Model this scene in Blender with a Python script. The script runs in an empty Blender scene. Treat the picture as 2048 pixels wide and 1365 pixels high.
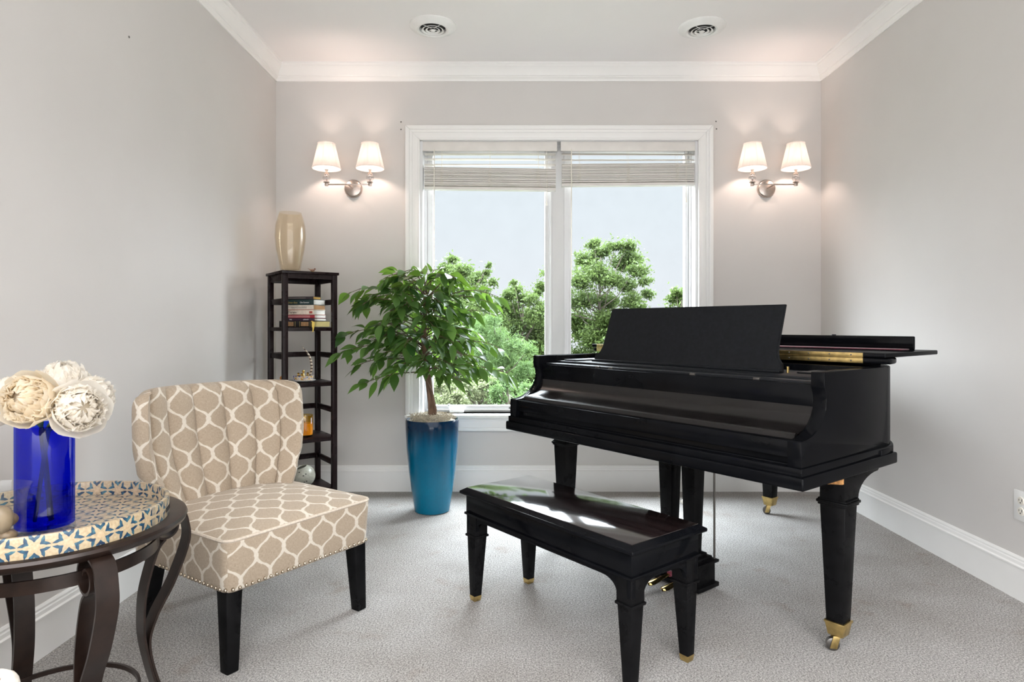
import bpy, bmesh, math, random
from mathutils import Vector, Matrix
import numpy as np
PI = math.pi
R = math.radians
SC = bpy.context.scene
COL = SC.collection
rng = random.Random(7)
CX, CYH, F, H = 1028.0, 650.0, 1280.0, 1.10     # vanishing point, focal length (photo pixels), eye height

# ------------------------------------------------------------------ mesh builder
class MB:
    def __init__(self):
        self.bm = bmesh.new()
    def _tf(self, vs, M):
        if M is not None:
            bmesh.ops.transform(self.bm, matrix=M, verts=vs)
    def box(self, x0, x1, y0, y1, z0, z1, bev=0.0, seg=2, M=None):
        t = bmesh.new()
        bmesh.ops.create_cube(t, size=1.0)
        for v in t.verts:
            v.co = Vector(((x0+x1)/2 + v.co.x*(x1-x0), (y0+y1)/2 + v.co.y*(y1-y0), (z0+z1)/2 + v.co.z*(z1-z0)))
        if bev > 0:
            bmesh.ops.bevel(t, geom=list(t.edges), offset=bev, segments=seg, profile=0.5, affect='EDGES')
        self.add(t, M)
        return self
    def add(self, t, M=None):
        if M is not None:
            bmesh.ops.transform(t, matrix=M, verts=t.verts)
        mp = {}
        for v in t.verts:
            mp[v] = self.bm.verts.new(v.co)
        for f in t.faces:
            try: self.bm.faces.new([mp[v] for v in f.verts])
            except ValueError: pass
        t.free()
    def prism(self, pts, off, bev=0.0, seg=2, M=None):
        """closed polygon of 3-D points extruded by off"""
        t = bmesh.new()
        off = Vector(off)
        a = [t.verts.new(Vector(p)) for p in pts]
        b = [t.verts.new(Vector(p)+off) for p in pts]
        n = len(pts)
        t.faces.new(a[::-1]); t.faces.new(b)
        for i in range(n):
            t.faces.new((a[i], a[(i+1) % n], b[(i+1) % n], b[i]))
        bmesh.ops.recalc_face_normals(t, faces=t.faces)
        if bev > 0:
            es = [e for e in t.edges if len(e.link_faces) == 2 and e.calc_face_angle(0) > R(40)]
            bmesh.ops.bevel(t, geom=es, offset=bev, segments=seg, profile=0.5, affect='EDGES')
        self.add(t, M)
        return self
    def lathe(self, prof, n=32, c=(0, 0, 0), M=None, sx=1, sy=1):
        t = bmesh.new()
        rings = []
        for r, z in prof:
            if r < 1e-6:
                rings.append([t.verts.new((c[0], c[1], c[2]+z))])
            else:
                rings.append([t.verts.new((c[0]+sx*r*math.cos(2*PI*i/n), c[1]+sy*r*math.sin(2*PI*i/n), c[2]+z)) for i in range(n)])
        for A, B in zip(rings, rings[1:]):
            for i in range(n):
                j = (i+1) % n
                if len(A) == 1 and len(B) == 1: continue
                if len(A) == 1: t.faces.new((A[0], B[j], B[i]))
                elif len(B) == 1: t.faces.new((A[i], A[j], B[0]))
                else: t.faces.new((A[i], A[j], B[j], B[i]))
        bmesh.ops.recalc_face_normals(t, faces=t.faces)
        self.add(t, M)
        return self
    def tube(self, pts, rad, n=8, M=None, cap=True):
        """round tube along pts; rad a number or list"""
        t = bmesh.new()
        pts = [Vector(p) for p in pts]
        m = len(pts)
        rs = rad if isinstance(rad, (list, tuple)) else [rad]*m
        d0 = (pts[1]-pts[0]).normalized()
        up = Vector((0, 0, 1)) if abs(d0.z) < 0.9 else Vector((1, 0, 0))
        x = d0.cross(up).normalized()
        rings = []
        for i in range(m):
            d = (pts[min(i+1, m-1)]-pts[max(i-1, 0)]).normalized()
            x = (x - d*x.dot(d)).normalized()
            y = d.cross(x)
            rings.append([t.verts.new(pts[i]+(x*math.cos(2*PI*k/n)+y*math.sin(2*PI*k/n))*rs[i]) for k in range(n)])
        for A, B in zip(rings, rings[1:]):
            for k in range(n):
                t.faces.new((A[k], A[(k+1) % n], B[(k+1) % n], B[k]))
        if cap:
            t.faces.new(rings[0][::-1]); t.faces.new(rings[-1])
        bmesh.ops.recalc_face_normals(t, faces=t.faces)
        self.add(t, M)
        return self
    def taper(self, cx, cy, z0, z1, s0, s1, bev=0.003, dx=0, dy=0):
        """square leg, side s0 at z0 (bottom) and s1 at z1 (top); bottom shifted by dx, dy"""
        t = bmesh.new()
        lo = [t.verts.new((cx+dx+a*s0/2, cy+dy+b*s0/2, z0)) for a, b in ((-1, -1), (1, -1), (1, 1), (-1, 1))]
        hi = [t.verts.new((cx+a*s1/2, cy+b*s1/2, z1)) for a, b in ((-1, -1), (1, -1), (1, 1), (-1, 1))]
        t.faces.new(lo[::-1]); t.faces.new(hi)
        for i in range(4):
            t.faces.new((lo[i], lo[(i+1) % 4], hi[(i+1) % 4], hi[i]))
        if bev:
            bmesh.ops.bevel(t, geom=list(t.edges), offset=bev, segments=2, profile=0.5, affect='EDGES')
        self.add(t)
        return self
    def grid(self, rows, closed=False, M=None):
        """rows: list of lists of points"""
        t = bmesh.new()
        V = [[t.verts.new(Vector(p)) for p in r] for r in rows]
        for A, B in zip(V, V[1:]):
            n = len(A)
            for i in range(n if closed else n-1):
                j = (i+1) % n
                try: t.faces.new((A[i], A[j], B[j], B[i]))
                except ValueError: pass
        self.add(t, M)
        return self
    def ball(self, c, r, n=16, s=(1, 1, 1), M=None):
        prof = [(max(0, r*math.sin(PI*i/n)) if 0 < i < n else 0, -r*math.cos(PI*i/n)) for i in range(n+1)]
        T = Matrix.Translation(Vector(c)) @ Matrix.Diagonal((*s, 1))
        if M is not None: T = M @ T
        return self.lathe(prof, n*2, (0, 0, 0), T)
    def build(self, name, mat, parent=None, loc=None, rz=None, angle=38, uv=None, flat=False, recalc=False):
        bm = self.bm
        bm.normal_update()
        if recalc: bmesh.ops.recalc_face_normals(bm, faces=bm.faces)
        for f in bm.faces: f.smooth = not flat
        if not flat:
            for e in bm.edges:
                e.smooth = not (len(e.link_faces) == 2 and e.calc_face_angle(0) > R(angle))
        if uv:
            L = bm.loops.layers.uv.new('UVMap')
            for f in bm.faces:
                for l in f.loops:
                    l[L].uv = uv(l.vert.co, f.normal)
        me = bpy.data.meshes.new(name)
        bm.to_mesh(me); bm.free()
        me.materials.append(mat)
        return link(name, me, parent, loc, rz)

def link(name, me, parent=None, loc=None, rz=None):
    o = bpy.data.objects.new(name, me)
    COL.objects.link(o)
    if parent is not None: o.parent = parent
    if loc is not None: o.location = loc
    if rz is not None: o.rotation_euler = (0, 0, rz)
    return o

def thing(name, label, cat, loc=(0, 0, 0), rz=0.0, group=None):
    o = bpy.data.objects.new(name, None)
    o.empty_display_size = 0.1
    COL.objects.link(o)
    o.location = loc; o.rotation_euler = (0, 0, rz)
    return tag(o, label, cat, group)

def tag(o, label, cat, group=None, kind=None):
    o['label'] = label; o['category'] = cat
    if group: o['group'] = group
    if kind: o['kind'] = kind
    return o

def struct(o, label=None, cat=None):
    o['kind'] = 'structure'
    if label: o['label'] = label
    if cat: o['category'] = cat
    return o

def copy_tree(o, parent=None):
    c = o.copy(); COL.objects.link(c)
    if parent is not None: c.parent = parent
    for ch in list(o.children): copy_tree(ch, c)
    return c

def text_mesh(name, s, size, mat, parent, M, depth=0.0004, align='LEFT', xs=1.0):
    cu = bpy.data.curves.new('t', 'FONT')
    cu.body = s; cu.size = size; cu.extrude = depth; cu.align_x = align; cu.resolution_u = 3
    to = bpy.data.objects.new('t', cu); COL.objects.link(to)
    dg = bpy.context.evaluated_depsgraph_get(); dg.update()
    me = bpy.data.meshes.new_from_object(to.evaluated_get(dg))
    bpy.data.objects.remove(to); bpy.data.curves.remove(cu)
    me.transform(M @ Matrix.Diagonal((xs, 1, 1, 1)))
    me.materials.clear(); me.materials.append(mat)
    return link(name, me, parent)

# ------------------------------------------------------------------ materials
def nodes(name):
    m = bpy.data.materials.new(name); m.use_nodes = True
    nt = m.node_tree
    for n in list(nt.nodes): nt.nodes.remove(n)
    out = nt.nodes.new('ShaderNodeOutputMaterial')
    return m, nt, out

def N(nt, t, **kw):
    n = nt.nodes.new(t)
    for k, v in kw.items():
        if k == 'inp':
            for i, x in v.items(): n.inputs[i].default_value = x
        else: setattr(n, k, v)
    return n

def rgba(c): return (c[0], c[1], c[2], 1.0)

def math_node(nt, op, a, b=None, c=None):
    n = nt.nodes.new('ShaderNodeMath'); n.operation = op
    for i, x in enumerate((a, b, c)):
        if x is None: continue
        if isinstance(x, (int, float)): n.inputs[i].default_value = x
        else: nt.links.new(x, n.inputs[i])
    return n.outputs[0]

def mix_col(nt, fac, a, b):
    n = nt.nodes.new('ShaderNodeMix'); n.data_type = 'RGBA'
    for s, x in ((n.inputs[0], fac), (n.inputs[6], a), (n.inputs[7], b)):
        if isinstance(x, (int, float)): s.default_value = x
        elif isinstance(x, (tuple, list)): s.default_value = rgba(x)
        else: nt.links.new(x, s)
    return n.outputs[2]

def noise(nt, scale, detail=3, co='Object', rough=0.5, stretch=None):
    tc = N(nt, 'ShaderNodeTexCoord')
    src = tc.outputs[co]
    if stretch:
        mp = N(nt, 'ShaderNodeMapping'); mp.inputs['Scale'].default_value = stretch
        nt.links.new(src, mp.inputs[0]); src = mp.outputs[0]
    n = N(nt, 'ShaderNodeTexNoise')
    n.inputs['Scale'].default_value = scale; n.inputs['Detail'].default_value = detail; n.inputs['Roughness'].default_value = rough
    nt.links.new(src, n.inputs['Vector'])
    return n.outputs['Fac']

def ramp(nt, fac, stops):
    r = N(nt, 'ShaderNodeValToRGB')
    el = r.color_ramp.elements
    while len(el) < len(stops): el.new(0.5)
    for e, (p, c) in zip(el, stops):
        e.position = p; e.color = rgba(c)
    nt.links.new(fac, r.inputs[0])
    return r.outputs[0]

def pbr(name, col, rough=0.5, metal=0.0, var=0.08, vs=20.0, bump=0.0, bs=200.0, coat=0.0, spec=0.5, stretch=None, sheen=0.0, sub=None, rv=0.0):
    m, nt, out = nodes(name)
    p = N(nt, 'ShaderNodeBsdfPrincipled')
    p.inputs['Roughness'].default_value = rough; p.inputs['Metallic'].default_value = metal
    p.inputs['Coat Weight'].default_value = coat; p.inputs['Coat Roughness'].default_value = 0.05
    p.inputs['Specular IOR Level'].default_value = spec
    if sheen: p.inputs['Sheen Weight'].default_value = sheen
    nz = noise(nt, vs, 4, stretch=stretch)
    lo = tuple(max(0, c*(1-var)) for c in col); hi = tuple(min(1, c*(1+var)) for c in col)
    c = ramp(nt, nz, [(0.3, lo), (0.7, hi)])
    nt.links.new(c, p.inputs['Base Color'])
    if rv:
        nz2 = noise(nt, vs*0.35, 5)
        rr = math_node(nt, 'MULTIPLY_ADD', nz2, rv*2, rough-rv)
        nt.links.new(rr, p.inputs['Roughness'])
    if bump:
        b = N(nt, 'ShaderNodeBump'); b.inputs['Strength'].default_value = bump; b.inputs['Distance'].default_value = 0.002
        nt.links.new(noise(nt, bs, 4, stretch=stretch), b.inputs['Height'])
        nt.links.new(b.outputs[0], p.inputs['Normal'])
    nt.links.new(p.outputs[0], out.inputs[0])
    return m

def lacquer(name, col, rough, f0, k, var=0.3, vs=10, stretch=None, rv=0.04, pw=5.0):
    """dark coat: a little diffuse colour under a gloss that grows towards grazing angles"""
    m, nt, out = nodes(name)
    d = N(nt, 'ShaderNodeBsdfDiffuse'); g = N(nt, 'ShaderNodeBsdfGlossy')
    nz = noise(nt, vs, 4, stretch=stretch)
    c = ramp(nt, nz, [(0.3, tuple(x*(1-var) for x in col)), (0.7, tuple(x*(1+var) for x in col))])
    nt.links.new(c, d.inputs[0])
    g.inputs[0].default_value = (1, 1, 1, 1)
    nt.links.new(math_node(nt, 'MULTIPLY_ADD', noise(nt, vs*0.5, 4), rv*2, rough-rv), g.inputs['Roughness'])
    lw = N(nt, 'ShaderNodeLayerWeight'); lw.inputs[0].default_value = 0.5
    f = math_node(nt, 'MULTIPLY_ADD', math_node(nt, 'POWER', lw.outputs['Facing'], pw), k, f0)
    mx = N(nt, 'ShaderNodeMixShader')
    nt.links.new(f, mx.inputs[0]); nt.links.new(d.outputs[0], mx.inputs[1]); nt.links.new(g.outputs[0], mx.inputs[2])
    nt.links.new(mx.outputs[0], out.inputs[0])
    return m

def clear_glass(name, tint=(1, 1, 1), gloss=0.06, rough=0.0, edge=1.0):
    """thin glass: tinted see-through with a fresnel reflection"""
    m, nt, out = nodes(name)
    t = N(nt, 'ShaderNodeBsdfTransparent'); g = N(nt, 'ShaderNodeBsdfGlossy')
    nz = noise(nt, 8)
    c = mix_col(nt, nz, tint, tuple(x*0.97 for x in tint))
    nt.links.new(c, t.inputs[0])
    g.inputs['Roughness'].default_value = rough
    lw = N(nt, 'ShaderNodeLayerWeight'); lw.inputs[0].default_value = 0.5
    p = math_node(nt, 'POWER', lw.outputs['Facing'], 3.0)
    f = math_node(nt, 'MULTIPLY_ADD', p, 0.55*edge, gloss)
    mx = N(nt, 'ShaderNodeMixShader')
    nt.links.new(f, mx.inputs[0]); nt.links.new(t.outputs[0], mx.inputs[1]); nt.links.new(g.outputs[0], mx.inputs[2])
    nt.links.new(mx.outputs[0], out.inputs[0])
    return m

def leaf_mat(name, c0, c1, trans=0.35, rough=0.45, scale=6, spec=True, tcol=(0.25, 0.42, 0.03)):
    m, nt, out = nodes(name)
    geo = N(nt, 'ShaderNodeNewGeometry')
    nz = noise(nt, scale, 3)
    f = math_node(nt, 'ADD', math_node(nt, 'MULTIPLY', geo.outputs['Random Per Island'], 0.6), math_node(nt, 'MULTIPLY', nz, 0.5))
    c = ramp(nt, f, [(0.15, c0), (0.9, c1)])
    d = N(nt, 'ShaderNodeBsdfPrincipled'); d.inputs['Roughness'].default_value = rough
    d.inputs['Specular IOR Level'].default_value = 0.32 if spec else 0.15
    nt.links.new(c, d.inputs['Base Color'])
    t = N(nt, 'ShaderNodeBsdfTranslucent')
    c2 = mix_col(nt, 0.5, c, tcol)
    nt.links.new(c2, t.inputs[0])
    mx = N(nt, 'ShaderNodeMixShader'); mx.inputs[0].default_value = trans
    nt.links.new(d.outputs[0], mx.inputs[1]); nt.links.new(t.outputs[0], mx.inputs[2])
    nt.links.new(mx.outputs[0], out.inputs[0])
    return m

def carpet_mat():
    m, nt, out = nodes('grey_carpet')
    p = N(nt, 'ShaderNodeBsdfPrincipled'); p.inputs['Roughness'].default_value = 0.95; p.inputs['Specular IOR Level'].default_value = 0.1
    fine = noise(nt, 330, 3, rough=0.7)
    tuft = noise(nt, 165, 3, rough=0.6)
    big = noise(nt, 2.2, 4, rough=0.6)
    blot = noise(nt, 5.0, 3)
    f = math_node(nt, 'ADD', math_node(nt, 'MULTIPLY', fine, 0.4), math_node(nt, 'MULTIPLY', tuft, 0.6))
    c = ramp(nt, f, [(0.32, (0.08, 0.077, 0.074)), (0.5, (0.372, 0.360, 0.348)), (0.68, (0.73, 0.71, 0.685))])
    w = ramp(nt, big, [(0.35, (0.86, 0.84, 0.82)), (0.65, (1.06, 1.06, 1.06))])
    mm = N(nt, 'ShaderNodeMix', data_type='RGBA', blend_type='MULTIPLY'); mm.inputs[0].default_value = 1
    nt.links.new(c, mm.inputs[6]); nt.links.new(w, mm.inputs[7])
    st = ramp(nt, blot, [(0.62, (1, 1, 1)), (0.78, (0.80, 0.72, 0.66))])
    m2 = N(nt, 'ShaderNodeMix', data_type='RGBA', blend_type='MULTIPLY'); m2.inputs[0].default_value = 1
    nt.links.new(mm.outputs[2], m2.inputs[6]); nt.links.new(st, m2.inputs[7])
    nt.links.new(m2.outputs[2], p.inputs['Base Color'])
    b = N(nt, 'ShaderNodeBump'); b.inputs['Strength'].default_value = 0.8; b.inputs['Distance'].default_value = 0.006
    nt.links.new(f, b.inputs['Height']); nt.links.new(b.outputs[0], p.inputs['Normal'])
    nt.links.new(p.outputs[0], out.inputs[0])
    return m

def trellis_mat():
    """taupe cloth with interlocking pale wavy lines, on a UV map in metres"""
    m, nt, out = nodes('trellis_fabric')
    p = N(nt, 'ShaderNodeBsdfPrincipled'); p.inputs['Roughness'].default_value = 0.85; p.inputs['Specular IOR Level'].default_value = 0.2
    p.inputs['Sheen Weight'].default_value = 0.15
    tc = N(nt, 'ShaderNodeTexCoord')
    sp = N(nt, 'ShaderNodeSeparateXYZ'); nt.links.new(tc.outputs['UV'], sp.inputs[0])
    wob = noise(nt, 9, 2, co='UV')
    wb = math_node(nt, 'MULTIPLY_ADD', wob, 0.02, -0.01)
    u = math_node(nt, 'ADD', sp.outputs[0], wb); v = math_node(nt, 'SUBTRACT', sp.outputs[1], wb)
    W, A, P = 0.106, 0.0278, 0.134
    sn = math_node(nt, 'SINE', math_node(nt, 'MULTIPLY', v, 2*PI/P))
    s = math_node(nt, 'MULTIPLY', math_node(nt, 'MULTIPLY', math_node(nt, 'SIGN', sn), math_node(nt, 'POWER', math_node(nt, 'ABSOLUTE', sn), 0.8)), A)
    ds = []
    for sg in (1, -1):
        t = math_node(nt, 'DIVIDE', math_node(nt, 'ADD', u, math_node(nt, 'MULTIPLY', s, sg)), W)
        if sg < 0: t = math_node(nt, 'ADD', t, 0.5)
        fr = math_node(nt, 'ABSOLUTE', math_node(nt, 'SUBTRACT', math_node(nt, 'FRACT', t), 0.5))
        ds.append(math_node(nt, 'MULTIPLY', fr, W))
    d = math_node(nt, 'MINIMUM', ds[0], ds[1])
    # brushy edge
    rag = noise(nt, 160, 3, co='UV')
    d = math_node(nt, 'ADD', d, math_node(nt, 'MULTIPLY_ADD', rag, 0.004, -0.002))
    line = ramp(nt, math_node(nt, 'DIVIDE', d, 0.02), [(0.25, (1, 1, 1)), (0.40, (0, 0, 0))])
    weave = noise(nt, 420, 2, co='UV', stretch=(1, 0.25, 1))
    weave2 = noise(nt, 420, 2, co='UV', stretch=(0.25, 1, 1))
    wv = math_node(nt, 'ADD', math_node(nt, 'MULTIPLY', weave, 0.5), math_node(nt, 'MULTIPLY', weave2, 0.5))
    base = ramp(nt, wv, [(0.3, (0.30, 0.235, 0.17)), (0.7, (0.45, 0.365, 0.275))])
    pale = ramp(nt, wv, [(0.3, (0.56, 0.50, 0.42)), (0.7, (0.70, 0.64, 0.55))])
    nt.links.new(mix_col(nt, line, base, pale), p.inputs['Base Color'])
    b = N(nt, 'ShaderNodeBump'); b.inputs['Strength'].default_value = 0.25; b.inputs['Distance'].default_value = 0.001
    nt.links.new(wv, b.inputs['Height']); nt.links.new(b.outputs[0], p.inputs['Normal'])
    nt.links.new(p.outputs[0], out.inputs[0])
    return m

def mosaic_mat(name, cell):
    """cream inlay with blue petals set around tan dots, on a UV map in metres"""
    m, nt, out = nodes(name)
    p = N(nt, 'ShaderNodeBsdfPrincipled'); p.inputs['Roughness'].default_value = 0.3
    tc = N(nt, 'ShaderNodeTexCoord')
    sp = N(nt, 'ShaderNodeSeparateXYZ'); nt.links.new(tc.outputs['UV'], sp.inputs[0])
    u = math_node(nt, 'DIVIDE', sp.outputs[0], cell); v = math_node(nt, 'DIVIDE', sp.outputs[1], cell)
    row = math_node(nt, 'FLOOR', v)
    u = math_node(nt, 'ADD', u, math_node(nt, 'MULTIPLY', math_node(nt, 'MODULO', row, 2.0), 0.5))
    fu = math_node(nt, 'SUBTRACT', math_node(nt, 'FRACT', u), 0.5)
    fv = math_node(nt, 'SUBTRACT', math_node(nt, 'FRACT', v), 0.5)
    r = math_node(nt, 'SQRT', math_node(nt, 'ADD', math_node(nt, 'MULTIPLY', fu, fu), math_node(nt, 'MULTIPLY', fv, fv)))
    th = math_node(nt, 'ARCTAN2', fv, fu)
    k = math_node(nt, 'FRACT', math_node(nt, 'MULTIPLY', th, 6/(2*PI)))
    kk = math_node(nt, 'ABSOLUTE', math_node(nt, 'SUBTRACT', k, 0.5))
    # chevron petals: narrow near the dot and notched outside
    wid = math_node(nt, 'MINIMUM', 0.40, math_node(nt, 'MULTIPLY', math_node(nt, 'SUBTRACT', r, 0.15), 2.1))
    inside = math_node(nt, 'LESS_THAN', kk, wid)
    lo = math_node(nt, 'GREATER_THAN', r, math_node(nt, 'MULTIPLY_ADD', kk, -0.02, 0.19))
    hi = math_node(nt, 'LESS_THAN', r, math_node(nt, 'MULTIPLY_ADD', kk, 0.36, 0.345))
    pet = math_node(nt, 'MULTIPLY', math_node(nt, 'MULTIPLY', inside, lo), hi)
    dot = math_node(nt, 'LESS_THAN', r, 0.125)
    nz = noise(nt, 55, 2, co='UV')
    nb = noise(nt, 160, 3, co='UV')
    blue = ramp(nt, math_node(nt, 'ADD', math_node(nt, 'MULTIPLY', nz, 0.8), math_node(nt, 'MULTIPLY', nb, 0.2)), [(0.35, (0.004, 0.016, 0.05)), (0.5, (0.014, 0.06, 0.11)), (0.68, (0.07, 0.19, 0.22))])
    cream = ramp(nt, nb, [(0.3, (0.36, 0.27, 0.16)), (0.7, (0.48, 0.385, 0.25))])
    tan = ramp(nt, nb, [(0.3, (0.40, 0.29, 0.17)), (0.7, (0.52, 0.40, 0.26))])
    c = mix_col(nt, dot, mix_col(nt, pet, cream, blue), tan)
    nt.links.new(c, p.inputs['Base Color'])
    nt.links.new(p.outputs[0], out.inputs[0])
    return m

def pot_mat():
    m, nt, out = nodes('teal_glaze')
    p = N(nt, 'ShaderNodeBsdfPrincipled'); p.inputs['Roughness'].default_value = 0.10; p.inputs['Specular IOR Level'].default_value = 0.35; p.inputs['Coat Weight'].default_value = 0.0
    p.inputs['Coat Roughness'].default_value = 0.03
    tc = N(nt, 'ShaderNodeTexCoord'); sp = N(nt, 'ShaderNodeSeparateXYZ')
    nt.links.new(tc.outputs['Object'], sp.inputs[0])
    drip = noise(nt, 30, 3, stretch=(1, 1, 0.12))
    t = math_node(nt, 'ADD', math_node(nt, 'DIVIDE', sp.outputs[2], 0.545), math_node(nt, 'MULTIPLY_ADD', drip, 0.16, -0.08))
    c = ramp(nt, t, [(0.3, (0.0, 0.135, 0.235)), (0.72, (0.0, 0.085, 0.17)), (0.92, (0.003, 0.012, 0.035))])
    sp2 = noise(nt, 90, 3)
    c2 = mix_col(nt, math_node(nt, 'MULTIPLY', sp2, 0.35), c, (0.0, 0.05, 0.11))
    nt.links.new(c2, p.inputs['Base Color']); nt.links.new(p.outputs[0], out.inputs[0])
    return m

def shade_mat():
    m, nt, out = nodes('lit_shade_fabric')
    d = N(nt, 'ShaderNodeBsdfDiffuse'); t = N(nt, 'ShaderNodeBsdfTranslucent'); e = N(nt, 'ShaderNodeEmission')
    nz = noise(nt, 60, 3, stretch=(1, 1, 0.1))
    c = ramp(nt, nz, [(0.3, (0.46, 0.42, 0.385)), (0.7, (0.52, 0.48, 0.445))])
    nt.links.new(c, d.inputs[0]); nt.links.new(c, t.inputs[0])
    e.inputs[0].default_value = (1.0, 0.95, 0.90, 1); e.inputs[1].default_value = SHADE_E
    a = N(nt, 'ShaderNodeMixShader'); a.inputs[0].default_value = 0.5
    nt.links.new(d.outputs[0], a.inputs[1]); nt.links.new(t.outputs[0], a.inputs[2])
    s = N(nt, 'ShaderNodeAddShader'); nt.links.new(a.outputs[0], s.inputs[0]); nt.links.new(e.outputs[0], s.inputs[1])
    nt.links.new(s.outputs[0], out.inputs[0])
    return m

SHADE_E = 0.26
M = {}
M['wall'] = pbr('grey_wall_paint', (0.630, 0.606, 0.583), 0.75, var=0.015, vs=3, bump=0.03, bs=300, spec=0.25)
M['ceiling'] = pbr('ceiling_paint', (0.85, 0.825, 0.815), 0.9, var=0.012, vs=2, spec=0.1)
M['trim'] = pbr('white_trim_paint', (0.86, 0.85, 0.83), 0.35, var=0.012, vs=6)
M['vinyl'] = pbr('white_window_vinyl', (0.72, 0.715, 0.72), 0.35, var=0.015, vs=6)
M['carpet'] = carpet_mat()
M['black'] = lacquer('black_piano_lacquer', (0.0035, 0.0038, 0.0048), 0.13, 0.010, 0.22, vs=8)
M['black_satin'] = lacquer('black_satin_lacquer', (0.007, 0.008, 0.010), 0.34, 0.018, 0.25, vs=60)
M['fallboard'] = lacquer('worn_black_lacquer', (0.006, 0.005, 0.005), 0.22, 0.042, 0.5, vs=10, rv=0.06)
M['benchtop'] = lacquer('bench_top_lacquer', (0.010, 0.006, 0.006), 0.09, 0.04, 1.0, pw=3.2, var=0.5, vs=14, stretch=(0.3, 3, 1))
M['black_leg'] = lacquer('black_painted_wood', (0.0045, 0.0045, 0.005), 0.28, 0.012, 0.2, vs=30)
M['brass'] = pbr('aged_brass', (0.55, 0.40, 0.16), 0.35, 1.0, var=0.25, vs=40)
M['gold'] = pbr('polished_gold', (0.80, 0.58, 0.22), 0.2, 1.0, var=0.1, vs=30)
M['steel'] = pbr('dark_steel_rod', (0.16, 0.15, 0.14), 0.35, 0.9, var=0.15)
M['nickel'] = pbr('brushed_nickel', (0.50, 0.43, 0.385), 0.28, 1.0, var=0.08, vs=120)
M['rawwood'] = pbr('exposed_wood', (0.55, 0.27, 0.09), 0.7, var=0.45, vs=80)
M['dark_red'] = pbr('matt_dark_red', (0.16, 0.015, 0.035), 0.9, var=0.4, vs=150, sheen=0.3)
M['espresso'] = lacquer('espresso_wood', (0.012, 0.006, 0.0065), 0.28, 0.016, 0.25, var=0.25, vs=25, stretch=(4, 4, 0.5))
M['bronze'] = pbr('bronzed_metal', (0.020, 0.011, 0.008), 0.33, 0.3, var=0.35, vs=30, rv=0.06)
M['fabric'] = trellis_mat()
M['piping'] = pbr('cream_piping', (0.58, 0.50, 0.41), 0.85, var=0.15, vs=120)
M['nail'] = pbr('pewter_nailhead', (0.50, 0.42, 0.32), 0.3, 1.0, var=0.15)
M['cream_cloth'] = pbr('cream_boucle', (0.74, 0.69, 0.62), 0.95, var=0.12, vs=60, bump=0.6, bs=120)
M['brown_cord'] = pbr('brown_piping_cord', (0.30, 0.20, 0.13), 0.8, var=0.2, vs=80)
M['mosaic_rim'] = mosaic_mat('blue_mosaic_inlay', 0.060)
M['mosaic_floor'] = mosaic_mat('fine_blue_mosaic_inlay', 0.056)
M['blueglass'] = clear_glass('cobalt_glass', (0.15, 0.26, 0.965), 0.025, edge=0.4)
M['glass'] = clear_glass('clear_glass', (0.97, 0.98, 0.98), 0.015, edge=0.35)
M['baseglass'] = clear_glass('thick_clear_glass', (0.90, 0.93, 0.96), 0.10)
M['pane'] = clear_glass('window_glass', (0.985, 0.99, 0.99), 0.003, edge=0.2)
M['luster'] = clear_glass('amber_luster_glass', (0.985, 0.95, 0.885), 0.04, rough=0.02, edge=0.8)
M['amberglass'] = pbr('amber_candle_glass', (0.55, 0.27, 0.012), 0.1, var=0.1, coat=0.5)
M['crystal'] = clear_glass('crystal', (0.93, 0.92, 0.92), 0.16)
M['pot'] = pot_mat()
M['bark'] = pbr('ficus_bark', (0.16, 0.095, 0.06), 0.85, var=0.5, vs=30, bump=0.6, bs=60, stretch=(1, 1, 0.4))
M['twig'] = pbr('ficus_twig', (0.11, 0.075, 0.045), 0.8, var=0.3)
M['ficus'] = leaf_mat('ficus_leaf', (0.014, 0.058, 0.016), (0.105, 0.215, 0.05), 0.32, 0.34, 5)
M['moss'] = pbr('dry_moss', (0.40, 0.35, 0.27), 0.95, var=0.35, vs=60)
M['petal'] = leaf_mat('white_petal', (0.90, 0.85, 0.77), (0.97, 0.94, 0.89), 0.58, 0.8, 14, spec=False, tcol=(0.98, 0.94, 0.87))
M['petal_cream'] = leaf_mat('cream_petal', (0.86, 0.74, 0.56), (0.95, 0.89, 0.78), 0.58, 0.8, 14, spec=False, tcol=(0.93, 0.86, 0.72))
M['stem'] = pbr('green_stem', (0.05, 0.11, 0.025), 0.6, var=0.3)
M['slat'] = pbr('white_blind_slat', (0.74, 0.705, 0.665), 0.5, var=0.05, vs=10)
M['cord'] = pbr('white_cord', (0.78, 0.74, 0.66), 0.7, var=0.06)
M['dark'] = pbr('dark_grey_plastic', (0.03, 0.03, 0.032), 0.5, var=0.2)
M['void'] = pbr('hole_shade_black', (0.015, 0.015, 0.015), 0.8, var=0.3)
M['plastic'] = pbr('white_plastic', (0.80, 0.79, 0.77), 0.35, var=0.02)
M['shade'] = shade_mat()
M['bulb'] = None
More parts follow.
